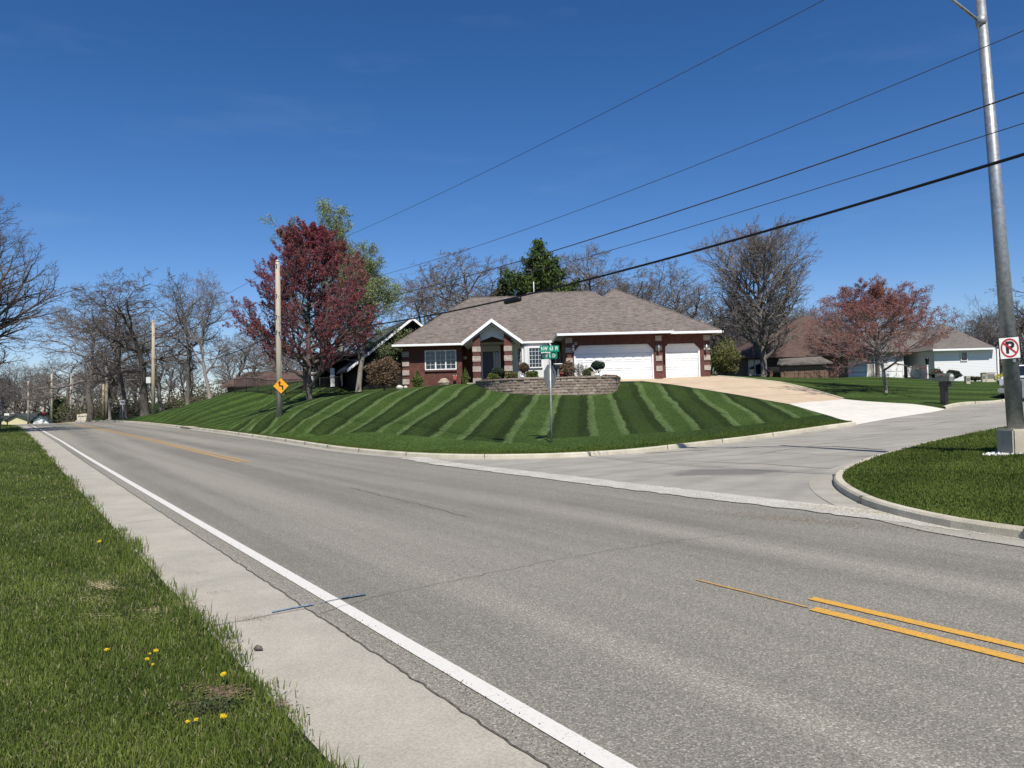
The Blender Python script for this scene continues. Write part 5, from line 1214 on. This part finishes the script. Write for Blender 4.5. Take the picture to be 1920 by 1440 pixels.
MB().box((0, -.18, .58), (2.0, .22, .26), bev=.06).build('bumper', CHR, tr); MB().box((0, -.1, .42), (1.7, .2, .14)).build('air_dam', BLACK, tr); MB().box((0, 2.4, .55), (1.7, 4.6, .3)).build('chassis', BLACK, tr)

# ---------------------------------------------------------------- neighbouring houses
def local_box(root, name, mat, c, d, rz=0, bev=0, par=None): o = MB().box(c, d, 0, rz=rz, bev=bev).build(name, mat, par or root); return o
# black timber house (left behind the bush)
A = W(772, 596, 60); bh = empty('black_house', (A.x, 60, 2.3), 'black timber gabled house with white edged dark roof behind the bare bush', 'house', None, math.radians(22.4)); az_ = A.z-2.3; ez_ = W(652, 690, 58.2).z-2.3
b = MB(); b.prism([(-4.3, .5, -1.5), (4.3, .5, -1.5), (4.3, .5, ez_+.25), (0, .5, az_-.25), (-4.3, .5, ez_+.25)], (0, 11, 0)); b.build('wall', DARKW, bh)
for sg in (-1, 1):
    b = MB(); P_ = [(0, -.25, az_), (sg*5.1, -.25, ez_-.12), (sg*5.1, -.25, ez_-.30), (0, -.25, az_-.18)]; b.prism(P_, (0, 12.4, 0)); b.build('roof', SHINGLE_D, bh)
    b = MB(); P_ = [(0, -.29, az_+.03), (sg*5.15, -.29, ez_-.11), (sg*5.15, -.29, ez_-.33), (0, -.29, az_-.19)]; b.prism(P_, (0, .035, 0)); b.build('roof_trim', WHITE, bh)
    b = MB(); b.tube([(sg*1.9, .45, az_-3.0), (sg*1.9, -.2, az_-1.6)], .06, 4); b.build('eave_brace', DARKW, bh)
cpt = empty('carport', gpt(628, 62, 0), 'black open fronted carport with white posts under the red maple', 'carport'); L_ = cpt.location
b = MB(); b.box((.5, 3.5, 1.6), (6.2, .2, 3.4)); b.box((-2.5, 1.8, 1.6), (.2, 3.4, 3.4)); b.build('wall', DARKW, cpt)
b = MB(); b.prism([(-3.2, -.6, 2.55), (4.2, -.6, 2.8), (4.2, -.6, 2.95), (-3.2, -.6, 2.7)], (0, 4.6, .5)); b.build('roof', SHINGLE_D, cpt)
for x, w_2 in ((-1.6, .14), (.0, .34), (.7, .12)):
    local_box(cpt, 'white_post', WHITE, (x-.3, .9-w_2, 1.05), (w_2, .12, 1.5))
local_box(cpt, 'white_panel', WHITE, (-2.0, .1, 1.2), (.6, .1, .6))
# reddish far house behind the fence
g = gpt(500, 88, 0); g.z -= 1.6; t = empty('far_house', g, 'low brown house with a reddish roof behind the dark mesh fence', 'house'); b = MB(); b.box((0, 3, 1.4), (9, 6, 3.2)); b.build('wall', WOOD_BR, t)
b = MB(); b.prism([(-5.2, -.5, 2.6), (5.2, -.5, 2.6), (3.2, 3, 4.3), (-3.2, 3, 4.3)], (0, 0, .12)); b.prism([(-5.2, 6.5, 2.6), (5.2, 6.5, 2.6), (3.2, 3, 4.3), (-3.2, 3, 4.3)], (0, 0, .12)); b.build('roof', SHINGLE_R, t)
# mesh fence
fr_ = empty('mesh_fence', gpt(475, 63), 'dark chain link fence on the crest of the hill behind the utility pole', 'fence'); MESH = simple('fence_black', (.02, .02, .02), .6, .3); L_ = fr_.location
fp = [gpt(x, Y) for x, Y in ((440, 67), (462, 65), (484, 63.5), (508, 62), (535, 61.5), (565, 61), (600, 60.5), (640, 60))]; H_ = 1.15
for q in fp: b = MB(); b.tube([q-L_-Vector((0, 0, .2)), q-L_+Vector((0, 0, H_+.05))], .035, 6); b.build('fence_post', MESH, fr_)
b = MB(); b.tube([q-L_+Vector((0, 0, H_)) for q in fp], .025, 5, cap=True); b.build('top_rail', MESH, fr_)
b = MB()
for q0, q1 in zip(fp[:-1], fp[1:]):
    n_ = 26
    for i in range(n_):
        for dr_ in (-1, 1):
            t0, t1 = i/n_, (i+dr_*5)/n_; z0, z1 = .02, H_; tb_ = max(0, min(1, t1)); zz = z0+(z1-z0)*abs(tb_-t0)/abs(t1-t0)
            b.tube([q0.lerp(q1, t0)-L_+Vector((0, 0, z0)), q0.lerp(q1, tb_)-L_+Vector((0, 0, zz))], .006, 3, cap=False)
b.build('mesh', MESH, fr_)
# brown house on the right
g = gpt(1480, 62, 0); gz0 = 2.75; Yb = 62; x0_, x1_ = X_(1396, 690, Yb), X_(1592, 690, Yb); br_ = empty('brown_house', ((x0_+x1_)/2, Yb, gz0), 'brown timber house with reddish brown hip roof right of the rounded bare tree', 'house'); cxh = (x0_+x1_)/2; hw_ = (x1_-x0_)/2
zea = W(1400, 671, Yb).z-gz0; local_box(br_, 'wall', WOOD_BR, (0, 4.2, zea/2-.4), (hw_*2, 8, zea+.8))
b = MB(); rx0 = X_(1506, 592, 67)-cxh; rz_ = W(1515, 592, 67).z-gz0; roof_solid(b, -hw_-.7, hw_+2.5, -.6, 10, zea-.05, (rx0, 5, rz_), (hw_-1, 5, rz_)); b.build('roof', [SHINGLE_R, WOOD_BR], br_)
window(X_(1404.5, 688, Yb)-cxh, X_(1428.5, 688, Yb)-cxh, W(1416, 703, Yb).z-gz0, W(1416, 675, Yb).z-gz0, .16, 2, (1, 1), root=br_, shift=False, fmat=SOFFIT)
bs = empty('garden_shed', ((X_(1462, 700, 59)+X_(1556, 700, 59))/2, 59, 2.7), 'low brown lean-to shed with a sloping grey roof before the brown house', 'shed'); hs = (X_(1556, 700, 59)-X_(1466, 700, 59))/2; zs = W(1510, 683, 59).z-2.7
local_box(bs, 'wall', WOOD_BR, (0, .9, zs/2-.25), (hs*2, 1.8, zs+.5)); b = MB(); b.prism([(-hs-.4, -.35, zs-.08), (hs+.2, -.35, zs-.02), (hs+.1, 1.7, zs+.55), (-hs+.5, 1.7, zs+.45)], (0, 0, .10)); b.build('roof', SHINGLE_G, bs)
for i in range(5): local_box(bs, 'batten', WOOD_BR, (-hs+.3+i*(2*hs-.6)/4, -.02, zs/2-.3), (.06, .05, zs+.4))
p = gpt(1452, 57.5); t = empty('garden_bench', p, 'small dark bench beside the trunk of the rounded bare tree', 'bench'); local_box(t, 'seat', DARKW, (0, 0, .42), (.9, .35, .05)); local_box(t, 'backrest', DARKW, (0, .18, .65), (.9, .05, .3))
for x in (-.4, .4): local_box(t, 'leg', DARKW, (x, 0, .2), (.05, .3, .42))
# white house
Yw = 64; g0 = 2.55; wx = lambda px, Y=64: X_(px, 680, Y); wh_ = empty('white_house', (wx(1720), Yw, g0), 'white sided house with grey hip roof, stone porch and white garage doors at the right', 'house'); ox = wh_.location.x
def wb(name, mat, xa, xb, z0, z1, Y, dep, par=None, **k): return local_box(wh_, name, mat, ((xa+xb)/2-ox, Y+dep/2-Yw, (z0+z1)/2), (xb-xa, dep, z1-z0), par=par, **k)
zE = W(1650, 662, 64).z-g0; zE2 = W(1800, 656, 61).z-g0
wb('wall', BSTONE, wx(1566), wx(1694), -1, zE, 64, 8); wb('wall', BSTONE, wx(1694), wx(1752), -1, zE+.2, 66, 6)
sw = wb('wall', SIDING_W, X_(1752, 680, 61), X_(1868, 680, 61), -1.2, zE2, 61, 11)
for a_, b2_ in ((1574, 1622), (1640, 1690)):
    dd = wb('garage_door', DOORW, wx(a_), wx(b2_), -.3, W(1650, 671, 64).z-g0, 63.9, .09); wb('door_frame', WHITE, wx(a_)-.12, wx(a_)-.01, -.3, W(1650, 669, 64).z-g0, 63.86, .13, par=dd); wb('door_frame', WHITE, wx(b2_)+.01, wx(b2_)+.12, -.3, W(1650, 669, 64).z-g0, 63.86, .13, par=dd)
window(wx(1698)-ox, wx(1709)-ox, .9, 2.2, 1.94, 1, (2, 3), root=wh_, shift=False); window(wx(1727, 66)-ox, wx(1735.5, 66)-ox, .5, zE-.35, 1.94, 1, (3, 6), root=wh_, shift=False)
wD = wb('porch_post', WHITE, wx(1738.5, 63)-.07, wx(1738.5, 63)+.07, -.2, zE, 63, .14)
rl = MB(); xa_, xb_ = wx(1702, 63.3)-ox, wx(1738, 63.3)-ox
for i in range(15): rl.box((xa_+(xb_-xa_)*i/14, -.7, .45), (.05, .05, .85))
rl.box(((xa_+xb_)/2, -.7, .9), (xb_-xa_, .08, .07)); rl.box(((xa_+xb_)/2, -.701, .08), (xb_-xa_, .08, .07)); rl.build('porch_railing', WHITE, wh_)
wb('gutter', WHITE, X_(1750, 680, 60.4), X_(1866, 680, 60.4), zE2-.06, zE2+.08, 60.38, .12); wb('downpipe', WHITE, X_(1869, 680, 61), X_(1869, 680, 61)+.12, -1, zE2, 60.9, .1)
window(X_(1801, 670, 61)-ox, X_(1812.5, 670, 61)-ox, W(1806, 676.5, 61).z-g0, W(1806, 660, 61).z-g0, 61-Yw-.03, 1, (1, 2), root=wh_, shift=False, fw=.05)
b = MB(); xr0, xr1 = X_(1748, 680, 60.4)-ox, X_(1872, 680, 60.4)-ox; zr1 = W(1775, 606, 66).z-g0
roof_solid(b, xr0, xr1, -3.6, 9, zE2+.02, (X_(1768, 606, 66)-ox, 2.2, zr1), (X_(1785, 606, 66)-ox, 3.2, zr1)); roof_solid(b, wx(1560)-ox, xr0+4.5, -.7, 9.4, zE+.02, (wx(1640)-ox, 4.4, zr1-.6), (X_(1780, 606, 66)-ox, 4.4, zr1-.05)); b.build('roof', [SHINGLE_G, SOFFIT], wh_)
p = gpt(1739.5, 57); t = empty('yard_lamp', p, 'black lantern on a white post in front of the stone porch', 'lamp post'); zl = W(1739, 690, 57).z-p.z; MB().box((0, 0, .7), (.09, .09, W(1739, 684, 57).z-p.z)).build('post', WHITE, t); zq = W(1739, 676, 57).z-p.z; MB().lathe([(.04, -.35), (.10, -.25), (.15, .1), (.16, .12), (.02, .32)], (0, 0, zq), 8).build('lantern', BLACK, t)
bushpx('evergreen_bush', 1744, 1767, 693, 709, 58, 'dark low clipped bush right of the black lantern', LEAF_TOP, 21, 1800); bushpx('evergreen_bush', 1776, 1800, 694, 712, 55, 'dark round bush just behind the mailbox', LEAF_TOP, 22, 2200); bushpx('evergreen_bush', 1818, 1838, 706, 714, 55, 'low green bush in front of the white siding', LEAF_BUSH, 23, 1200)
def utilbox(x0, x1, y0, y1, Y, name, label, mat, cat):
    p = W((x0+x1)/2, y1, Y); w = (x1-x0)/FPX*Y; h = (y1-y0)/FPX*Y; t = empty(name, p, label, cat); MB().box((0, w/2, h/2-.1), (w, w, h+.2), bev=.03).build('housing', mat, t); MB().box((0, w/2, h+.01), (w*1.04, w*1.04, .05), bev=.01).build('lid', mat, t); MB().box((0, -.01, h*.5), (w*.7, .03, h*.6), bev=.005).build('grille', GREY, t)
utilbox(1849, 1867, 699, 712, 59, 'air_conditioner', 'large grey air conditioner at the right end of the white siding', CONC_KERB, 'air conditioner'); utilbox(1842, 1848.5, 702, 712, 59, 'utility_box', 'small grey box just left of the large air conditioner', CONC_KERB, 'utility box'); utilbox(1812, 1820, 706, 716, 53, 'stone_block', 'grey square block on the lawn in front of the white siding', CONC_KERB, 'block')
p = gpt(1876, 54); t = empty('flowering_plant', p, 'round yellow topped plant in a dark pot near the truck', 'plant'); MB().lathe([(.14, 0), (.2, .3), (.18, .3)], (0, 0, 0), 12).build('pot', BLACK, t); q = np.random.RandomState(9).normal(0, 1, (500, 3)); q /= np.linalg.norm(q, axis=1)[:, None]; q = q*[.38, .38, .25]+[0, 0, .5]; V, F, T = leaves(q, 1, .02, .05, np.random.RandomState(1)); np_mesh('flowers', V, [F], mat_leaf('flower_yellow', (.5, .45, .05), (.65, .6, .1)), parent=t, tint=T)
# far left houses
def gable_house(px0, px1, yb, ye_, yt, Y, label, wall, roof, name='far_house', dep=7, front=True, pxa=None):
    z0 = W(px0, yb, Y).z; x0, x1 = X_(px0, yb, Y), X_(px1, yb, Y); cx_ = (x0+x1)/2; t = empty(name, (cx_, Y, z0), label, 'house'); ze = W((px0+px1)/2, ye_, Y).z-z0; za = W((px0+px1)/2, yt, Y).z-z0; hw = (x1-x0)/2; ax = (X_(pxa, yt, Y)-cx_) if pxa else 0
    b = MB(); b.prism([(-hw, 0, -2), (hw, 0, -2), (hw, 0, ze), (ax, 0, za-.1), (-hw, 0, ze)], (0, dep, 0)); b.build('wall', wall, t)
    for sg in (-1, 1):
        b = MB(); b.prism([(ax, -.4, za+.06), (sg*(hw+.5), -.4, ze-.15), (sg*(hw+.5), -.4, ze-.42), (ax, -.4, za-.2)], (0, dep+.8, 0)); b.build('roof', roof, t)
    return t
t = gable_house(15, 56, 800, 784, 775.5, 128, 'pale yellow gabled house at the far left end of the road', SIDING_Y, SHINGLE_D, pxa=32); window(-.5, .1, 2.5, 3.1, -.03, 1, (1, 1), root=t, shift=False, fmat=WOOD_BR)
t = gable_house(3, 13, 800, 786, 781, 131, 'small yellow shed left of the pale yellow house', SIDING_Y, SHINGLE_D, name='far_shed')
t = gable_house(62, 92, 800, 787, 774, 124, 'white walled far house with a dark grey green gable roof', WHITE, SHINGLE_D, pxa=77)
b = MB(); zE_ = .6; b.box((0.3, -.05, 2.0), (.9, .06, .5)); b.build('red_panel', SIGN_R, t)
t = gable_house(96, 130, 800, 791, 786, 134, 'low white far building behind the dark evergreens', WHITE, SHINGLE_G)
p = W(13.5, 797, 112); t = empty('far_sign', p, 'small white roadside sign at the far left', 'sign'); zf = W(13.5, 777, 112).z-p.z; MB().tube([(0, 0, -.5), (0, 0, zf-.2)], .05, 6).build('post', BLACK, t); MB().box((0, -.06, zf), (.72, .06, .3)).build('panel', SIGN_W, t)
p = W(0.5, 760, 60); p0 = gpt(0.5, 60); t = empty('roadside_sign', p0, 'white sign plate cut by the left edge of the photo', 'sign'); MB().tube([(0, 0, -.2), (0, 0, W(0, 742, 60).z-p0.z)], .03, 6).build('post', GALV, t); MB().box((-.45, -.04, W(0, 750, 60).z-p0.z), (1.0, .02, .62)).build('panel', SIGN_W, t)

# ---------------------------------------------------------------- far woods (one mass nobody could count)
def woods(name, spec, label, seed):
    rng = np.random.RandomState(seed); lib = []
    for k in range(4):
        tb, _ = grow(('elm', 'oak', 'slim', 'elm')[k], 10, 900+k+seed, 4, dens=.9); V, F = tubes_mesh(tb, {0, 1, 2, 3}, (5, 4, 3, 3, 3)); lib.append((V, F))
    VV, FF, MI, TT, b = [], [], [], [], 0; pts = []
    for px0, px1, Y0, Y1, n, h0, h1, brush in spec:
        for i in range(n):
            Y = rng.uniform(Y0, Y1); x = (rng.uniform(px0, px1)-960)/FPX*Y; z = G(x, Y)-.2; V, F = lib[rng.randint(4)]; f = rng.uniform(h0, h1)/10
            a = rng.uniform(0, 6.28); R = np.array([[math.cos(a), -math.sin(a), 0], [math.sin(a), math.cos(a), 0], [0, 0, 1]])
            W_ = (V*np.array([f*1.2, f*1.2, f])) @ R.T+[x, Y, z]; VV.append(W_); FF.append(F+b); b += len(W_); MI.append(np.zeros(len(F))); TT.append(np.zeros(len(W_)))
        for i in range(brush):
            Y = rng.uniform(Y0, Y1); x = (rng.uniform(px0, px1)-960)/FPX*Y; z = G(x, Y); r = rng.uniform(1.2, 2.6)
            pts.append(rng.normal(0, 1, (110, 3))*[r*.6, r*.6, r*.42]+[x, Y, z+r*.55])
    P = np.vstack(pts); V, F, T = leaves(P, 1, .1, .16, rng, 1.4); VV.append(V); FF.append(F+b); MI.append(np.ones(len(F))); TT.append(T)
    o = np_mesh(name, np.vstack(VV), [np.vstack(FF)], [TWIG_D, LEAF_BRN2], np.concatenate(MI), tint=np.concatenate(TT)); return tag(o, label, 'woods', kind='stuff')
LEAF_BRN2 = mat_leaf('brush_brown', (.06, .05, .035), (.14, .115, .085), (.085, .09, .035), .1)
woods('distant_woods', [(-250, 300, 144, 185, 60, 6, 11, 100), (300, 640, 105, 150, 22, 5, 8, 40)], 'brown leafless woods closing the far end of the road on the left', 1)
woods('distant_woods', [(740, 1340, 105, 140, 30, 6, 10, 30), (1330, 1620, 80, 125, 34, 6, 10, 70), (1790, 2050, 82, 125, 22, 5, 9, 80)], 'brown leafless woods behind the houses on the right', 2)
LOW = 'brown brushy undergrowth under the bare trees on the left hill'
def brushmass(x0, x1, Y0, Y1, n, r0, r1, seed, label, mat):
    rng = np.random.RandomState(seed); pts = []
    for i in range(n):
        Y = rng.uniform(Y0, Y1); x = (rng.uniform(x0, x1)-960)/FPX*Y; r = rng.uniform(r0, r1); pts.append(rng.normal(0, 1, (140, 3))*[r*.55, r*.5, r*.4]+[x, Y, G(x, Y)+r*.5])
    V, F, T = leaves(np.vstack(pts), 1, .08, .10, rng, 1.6); tag(np_mesh('undergrowth', V, [F], mat, tint=T), label, 'undergrowth', kind='stuff')
brushmass(120, 290, 93, 112, 60, .8, 2.6, 3, LOW, LEAF_BRN2)
brushmass(300, 450, 95, 115, 26, .6, 1.6, 4, 'low brown brush in the gap behind the crest of the hill', LEAF_BRN2)

# ---------------------------------------------------------------- grass
def scatter(name, c, rx, ry, n, sz, mat, label, seed, cat, rz=0, flat=.4, blob=0):
    r_ = np.random.RandomState(seed); P = r_.normal(0, 1, (n, 2))*[rx, ry]; cen = r_.normal(0, 1, (7, 2))*[rx, ry]*blob; P = P*(1-.62*(blob > 0))+cen[r_.randint(0, 7, n)]; P = P @ np.array([[math.cos(rz), math.sin(rz)], [-math.sin(rz), math.cos(rz)]])+c; V = []; F = []
    z = Gv(P[:, 0], P[:, 1])
    for i in range(n):
        s_ = sz*r_.uniform(.4, 1.3); an = r_.uniform(0, 6.28); ax_ = np.array([math.cos(an), math.sin(an), 0]); bx_1 = np.array([-math.sin(an), math.cos(an), 0])
        o6 = np.array([ax_, -ax_, bx_1*.7, -bx_1*.7, [0, 0, flat], [0, 0, -flat]])*s_+[P[i, 0], P[i, 1], z[i]+.014]; k = i*6; V.append(o6)
        F += [(k+a1, k+b1_, k+c1_) for a1, b1_, c1_ in ((0, 2, 4), (2, 1, 4), (1, 3, 4), (3, 0, 4), (2, 0, 5), (1, 2, 5), (3, 1, 5), (0, 3, 5))]
    return tag(np_mesh(name, np.vstack(V), [np.array(F)], mat), label, cat, kind='stuff')
SOIL = simple('soil', (.16, .115, .08), .95, .1, .4, 30)
def grass(name, XY, h, w, label, seed, mat=GRASS_M, lean=.55, tintb=None):
    rng = np.random.RandomState(seed); n = len(XY); z = Gv(XY[:, 0], XY[:, 1])+.045
    if np.isscalar(h): h = np.full(n, h)
    if np.isscalar(w): w = np.full(n, w)
    h = h*rng.uniform(.5, 1.3, n); a = rng.uniform(0, 2*math.pi, n); ln = rng.uniform(.15, 1, n)*lean; la_ = rng.uniform(0, 2*math.pi, n)
    side = np.stack([np.cos(a), np.sin(a), np.zeros(n)], 1)*w[:, None]*.5; b = np.column_stack([XY, z]); L = np.stack([np.cos(la_), np.sin(la_), np.zeros(n)], 1)*(ln*h)[:, None]
    up_ = np.array([0, 0, 1.0]); mid = b+up_*(h*.58)[:, None]+L*.38; tip = b+up_*(h*(1-.35*ln))[:, None]+L
    V = np.stack([b-side, b+side, mid+side*.8, mid-side*.8, tip], 1).reshape(-1, 3); i = np.arange(n)*5
    Q = np.stack([i, i+1, i+2, i+3], 1); T = np.stack([i+3, i+2, i+4], 1)
    t = rng.uniform(0, 1, n)*.6+.2 if tintb is None else np.clip(tintb+rng.uniform(-.25, .25, n), 0, 1)
    o = np_mesh(name, V, [Q, T], mat, tint=np.repeat(t, 5)); return tag(o, label, 'grass', kind='stuff')
def frust(n, D0, D1, pxa, pxb, seed):
    rng = np.random.RandomState(seed); Y = np.exp(rng.uniform(math.log(D0), math.log(D1), n)); X = (pxa+(pxb-pxa)*rng.uniform(0, 1, n)-960)/FPX*Y; return np.column_stack([X, Y])
def wavy(X, Y, a, sd_): return np.sin(X*a+sd_)*np.sin(Y*a*1.3+sd_*2)*.5+np.sin((X+Y)*a*2.3+sd_*3)*.3+np.sin((X-Y*.7)*a*4.1)*.2
Q = frust(300000, 2.6, 70, -260, 700, 1); n_ = Q @ RN; s_ = Q @ RD; edge = np.interp(s_, [a for a, b in T_L], [b for a, b in T_L])-1.12+.05*np.sin(s_*1.3)+.035*np.sin(s_*4.3+1)+.03*np.sin(s_*9.7)+.02*np.sin(s_*23)+.05*np.random.RandomState(77).normal(0, 1, len(s_))
Q = Q[n_ < edge]; edge = edge[n_ < edge]; n_ = Q @ RN; s_ = Q @ RD
BARE = [(gp(215, 1160), .50, .22), (gp(385, 1325), .30, .16), (gp(200, 1110), .35, .12)]
keep = np.ones(len(Q), bool); rng = np.random.RandomState(2)
for (bx_0, by_0), ra, rb in BARE:
    d2 = ((Q[:, 0]-bx_0)/ra)**2+((Q[:, 1]-by_0)/rb)**2; keep &= ~((d2 < 1) & (rng.uniform(0, 1, len(Q)) < .62))
Q, edge, n_ = Q[keep], edge[keep], n_[keep]; D = Q[:, 1]; wv = wavy(Q[:, 0], D, 1.1, .7)
hh_ = (.052+.030*np.clip(wv, -1, 1))*(1+.7*np.exp(-np.maximum(edge-n_, 0)/.18))*(1+np.minimum(D/40, .6)); ww_ = .0042*(1+D/9)
dry = (np.random.RandomState(8).uniform(0, 1, len(Q)) < .13+.22*np.clip(wavy(Q[:, 0], D, .8, 2.2), 0, 1))
grass('grass', Q[~dry], hh_[~dry], ww_[~dry], 'green roadside grass with ragged tufts along the near concrete shoulder', 3, tintb=(.44+.26*wavy(Q[:, 0], D, .6, 4)+.20*wavy(Q[:, 0], D, 2.6, 1))[~dry])
grass('dry_grass', Q[dry], hh_[dry]*.75, ww_[dry], 'dry straw coloured blades mixed through the roadside grass', 4, GRASS_DRY, lean=.9)
# corner lawn on the right
Q = frust(240000, 8, 36, 1480, 2300, 11); KBo = offset(KBs, -.17); poly_c = KBo[::-1]+[sn(-30, 40), (60, -30), (112, 0), (112, 90)]
Q = Q[inside(poly_c, Q[:, 0], Q[:, 1])]; wv = wavy(Q[:, 0], Q[:, 1], 1.3, .2)
Q = Q[((Q[:, 0]-la.x)**2/.55+(Q[:, 1]-la.y)**2/.30) > 1]; wv = wavy(Q[:, 0], Q[:, 1], 1.3, .2)
g_ = grass('grass', Q, .050+.018*wv, .0048*(1+Q[:, 1]/7.5), 'green grass on the corner lawn round the street lamp', 12, tintb=.36+.28*wavy(Q[:, 0], Q[:, 1], .7, 1)); g_.location.z = .07
# fringe behind the far kerb and on the lawn slope
rng = np.random.RandomState(14); ka_ = np.array(resample(offset(KA, .17), .05)); ka_ = ka_[ka_[:, 1] < 75]
idx_ = rng.randint(0, len(ka_)-1, 60000); tt = rng.uniform(0, 1, (60000, 1)); base_ = ka_[idx_]*(1-tt)+ka_[idx_+1]*tt; dv = ka_[idx_+1]-ka_[idx_]; dv /= np.linalg.norm(dv, axis=1)[:, None]+1e-9
off_ = rng.exponential(.35, (60000, 1)); Q = base_+np.stack([-dv[:, 1], dv[:, 0]], 1)*off_; g_ = grass('grass', Q, .055, .02, 'mown grass fringe along the top of the far kerb', 15, tintb=.30+.2*wavy(Q[:, 0], Q[:, 1], 1.0, 1)); g_.location.z = .065
THATCH = simple('thatch', (.30, .25, .15), .95, .1, .4, 40)
for k_, ((bx_0, by_0), ra, rb) in enumerate(BARE):
    scatter('dry_grass', np.array((bx_0, by_0)), ra*.5, rb*.6, 620, .012, (THATCH, SOIL, THATCH)[k_], ('dry thatch patch in the roadside grass above the dandelions', 'bare brown soil patch among the nearest dandelions', 'faint dry patch farther up the roadside grass')[k_], 30+k_, 'dry grass', rz=-.6, flat=.15, blob=1.3).location.z = .045
# dandelions
YF = mat_leaf('dandelion_yellow', (.75, .52, .02), (.85, .68, .05)); GRS = '%s'
DN = [(187, 1027, 'dandelion farthest from the camera, alone in the roadside grass'), (200, 1243, 'single dandelion left of the cluster of four'), (278, 1240, 'upper left dandelion of the cluster of four'), (292, 1241, 'upper right dandelion of the cluster of four'),
      (275, 1257, 'lower left dandelion of the cluster of four'), (288, 1262, 'lower right dandelion of the cluster of four'), (423, 1291, 'dandelion closest to the concrete shoulder'), (354, 1380, 'left dandelion of the nearest three'), (373, 1373, 'middle dandelion of the nearest three'), (415, 1376, 'right dandelion of the nearest three')]
dsrc = None
for i, (x, y, lb) in enumerate(DN):
    gx_, gy_ = gp(x, y+12); z = G(gx_, gy_)+.05
    if dsrc is None:
        dsrc = empty('dandelion', (gx_, gy_, z), lb, 'flower', 'dandelions in the roadside grass'); MB().tube([(0, 0, -.02), (.004, 0, .06), (0, 0, .098)], .0022, 5).build('stem', LEAF_YEW, dsrc)
        r_ = np.random.RandomState(4); q = r_.normal(0, 1, (130, 3)); q /= np.linalg.norm(q, axis=1)[:, None]; q = q*[.016, .016, .007]+[0, 0, .104]; V, F, T = leaves(q, 1, .002, .007, r_, 1.3); np_mesh('flower_head', V, [F], YF, parent=dsrc, tint=T)
    else:
        o = copy_tree(dsrc); o.location = (gx_, gy_, z); o.rotation_euler = (random.Random(i).uniform(-.3, .3), random.Random(i+5).uniform(-.3, .3), i); k = .62+.18*math.sin(i*2.3); o.scale = (k, k, k); o['label'] = lb
# broadleaf weed clump
gx_, gy_ = gp(402, 1352); t = empty('weed_clump', (gx_, gy_, G(gx_, gy_)+.04), 'dark green broadleaf weed clump beside the nearest dandelions', 'weed'); r_ = np.random.RandomState(6); q = r_.normal(0, 1, (900, 3))*[.075, .055, .018]+[0, 0, .03]; V, F, T = leaves(q, 1, .004, .011, r_, 1.1)
np_mesh('leaves', V, [F], LEAF_BUSH, parent=t, tint=T); V, F, T = leaves(q[:60]*[.6, .6, .5], 1, .002, .02, r_, .3); np_mesh('stems', V, [F], LEAF_BRN, parent=t, tint=T)
# small things on the paving
gx_, gy_ = gp(484, 1222); t = MB().tube([(-.03, 0, .012), (-.01, .005, .02), (.015, 0, .018), (.035, -.005, .01)], [.006, .02, .017, .004], 8).build('pine_cone', BARK_D); t.location = (gx_, gy_, .008); tag(t, 'small brown cone lying on the concrete shoulder near the grass edge', 'pine cone')
GRIT = simple('grit', (.23, .20, .16), .95, .1, .5, 60); STRAW = simple('straw', (.33, .27, .14), .9, .1, .3, 40)
scatter('grit', np.array(gp(470, 1162)), .10, .06, 420, .004, GRIT, 'brown grit gathered on the shoulder beside the blue paint mark', 1, 'grit'); scatter('grit', np.array(gp(412, 1112)), .09, .05, 160, .004, GRIT, 'thin grit patch on the shoulder halfway along the grass edge', 2, 'grit'); scatter('grit', np.array(gp(360, 1075)), .12, .06, 120, .004, GRIT, 'faint grit patch on the shoulder farther from the camera', 3, 'grit')
scatter('grit', np.array(gp(1490, 975)), .75, .16, 1500, .010, GRIT, 'loose dark gravel in the broken joint at the mouth of the side street', 4, 'grit', rz=-.75)
scatter('dry_grass', np.array(gp(1600, 958)), .55, .12, 420, .016, STRAW, 'dry yellow grass clippings in the gutter by the rounded kerb', 5, 'debris', rz=-.9, flat=.12)
scatter('grit', np.array(sn(7, 2.25)), .05, 4.5, 1500, .006, GRIT, 'grit along the joint between the asphalt and the concrete shoulder', 6, 'grit', rz=math.atan2(RD[1], RD[0])-math.pi/2)
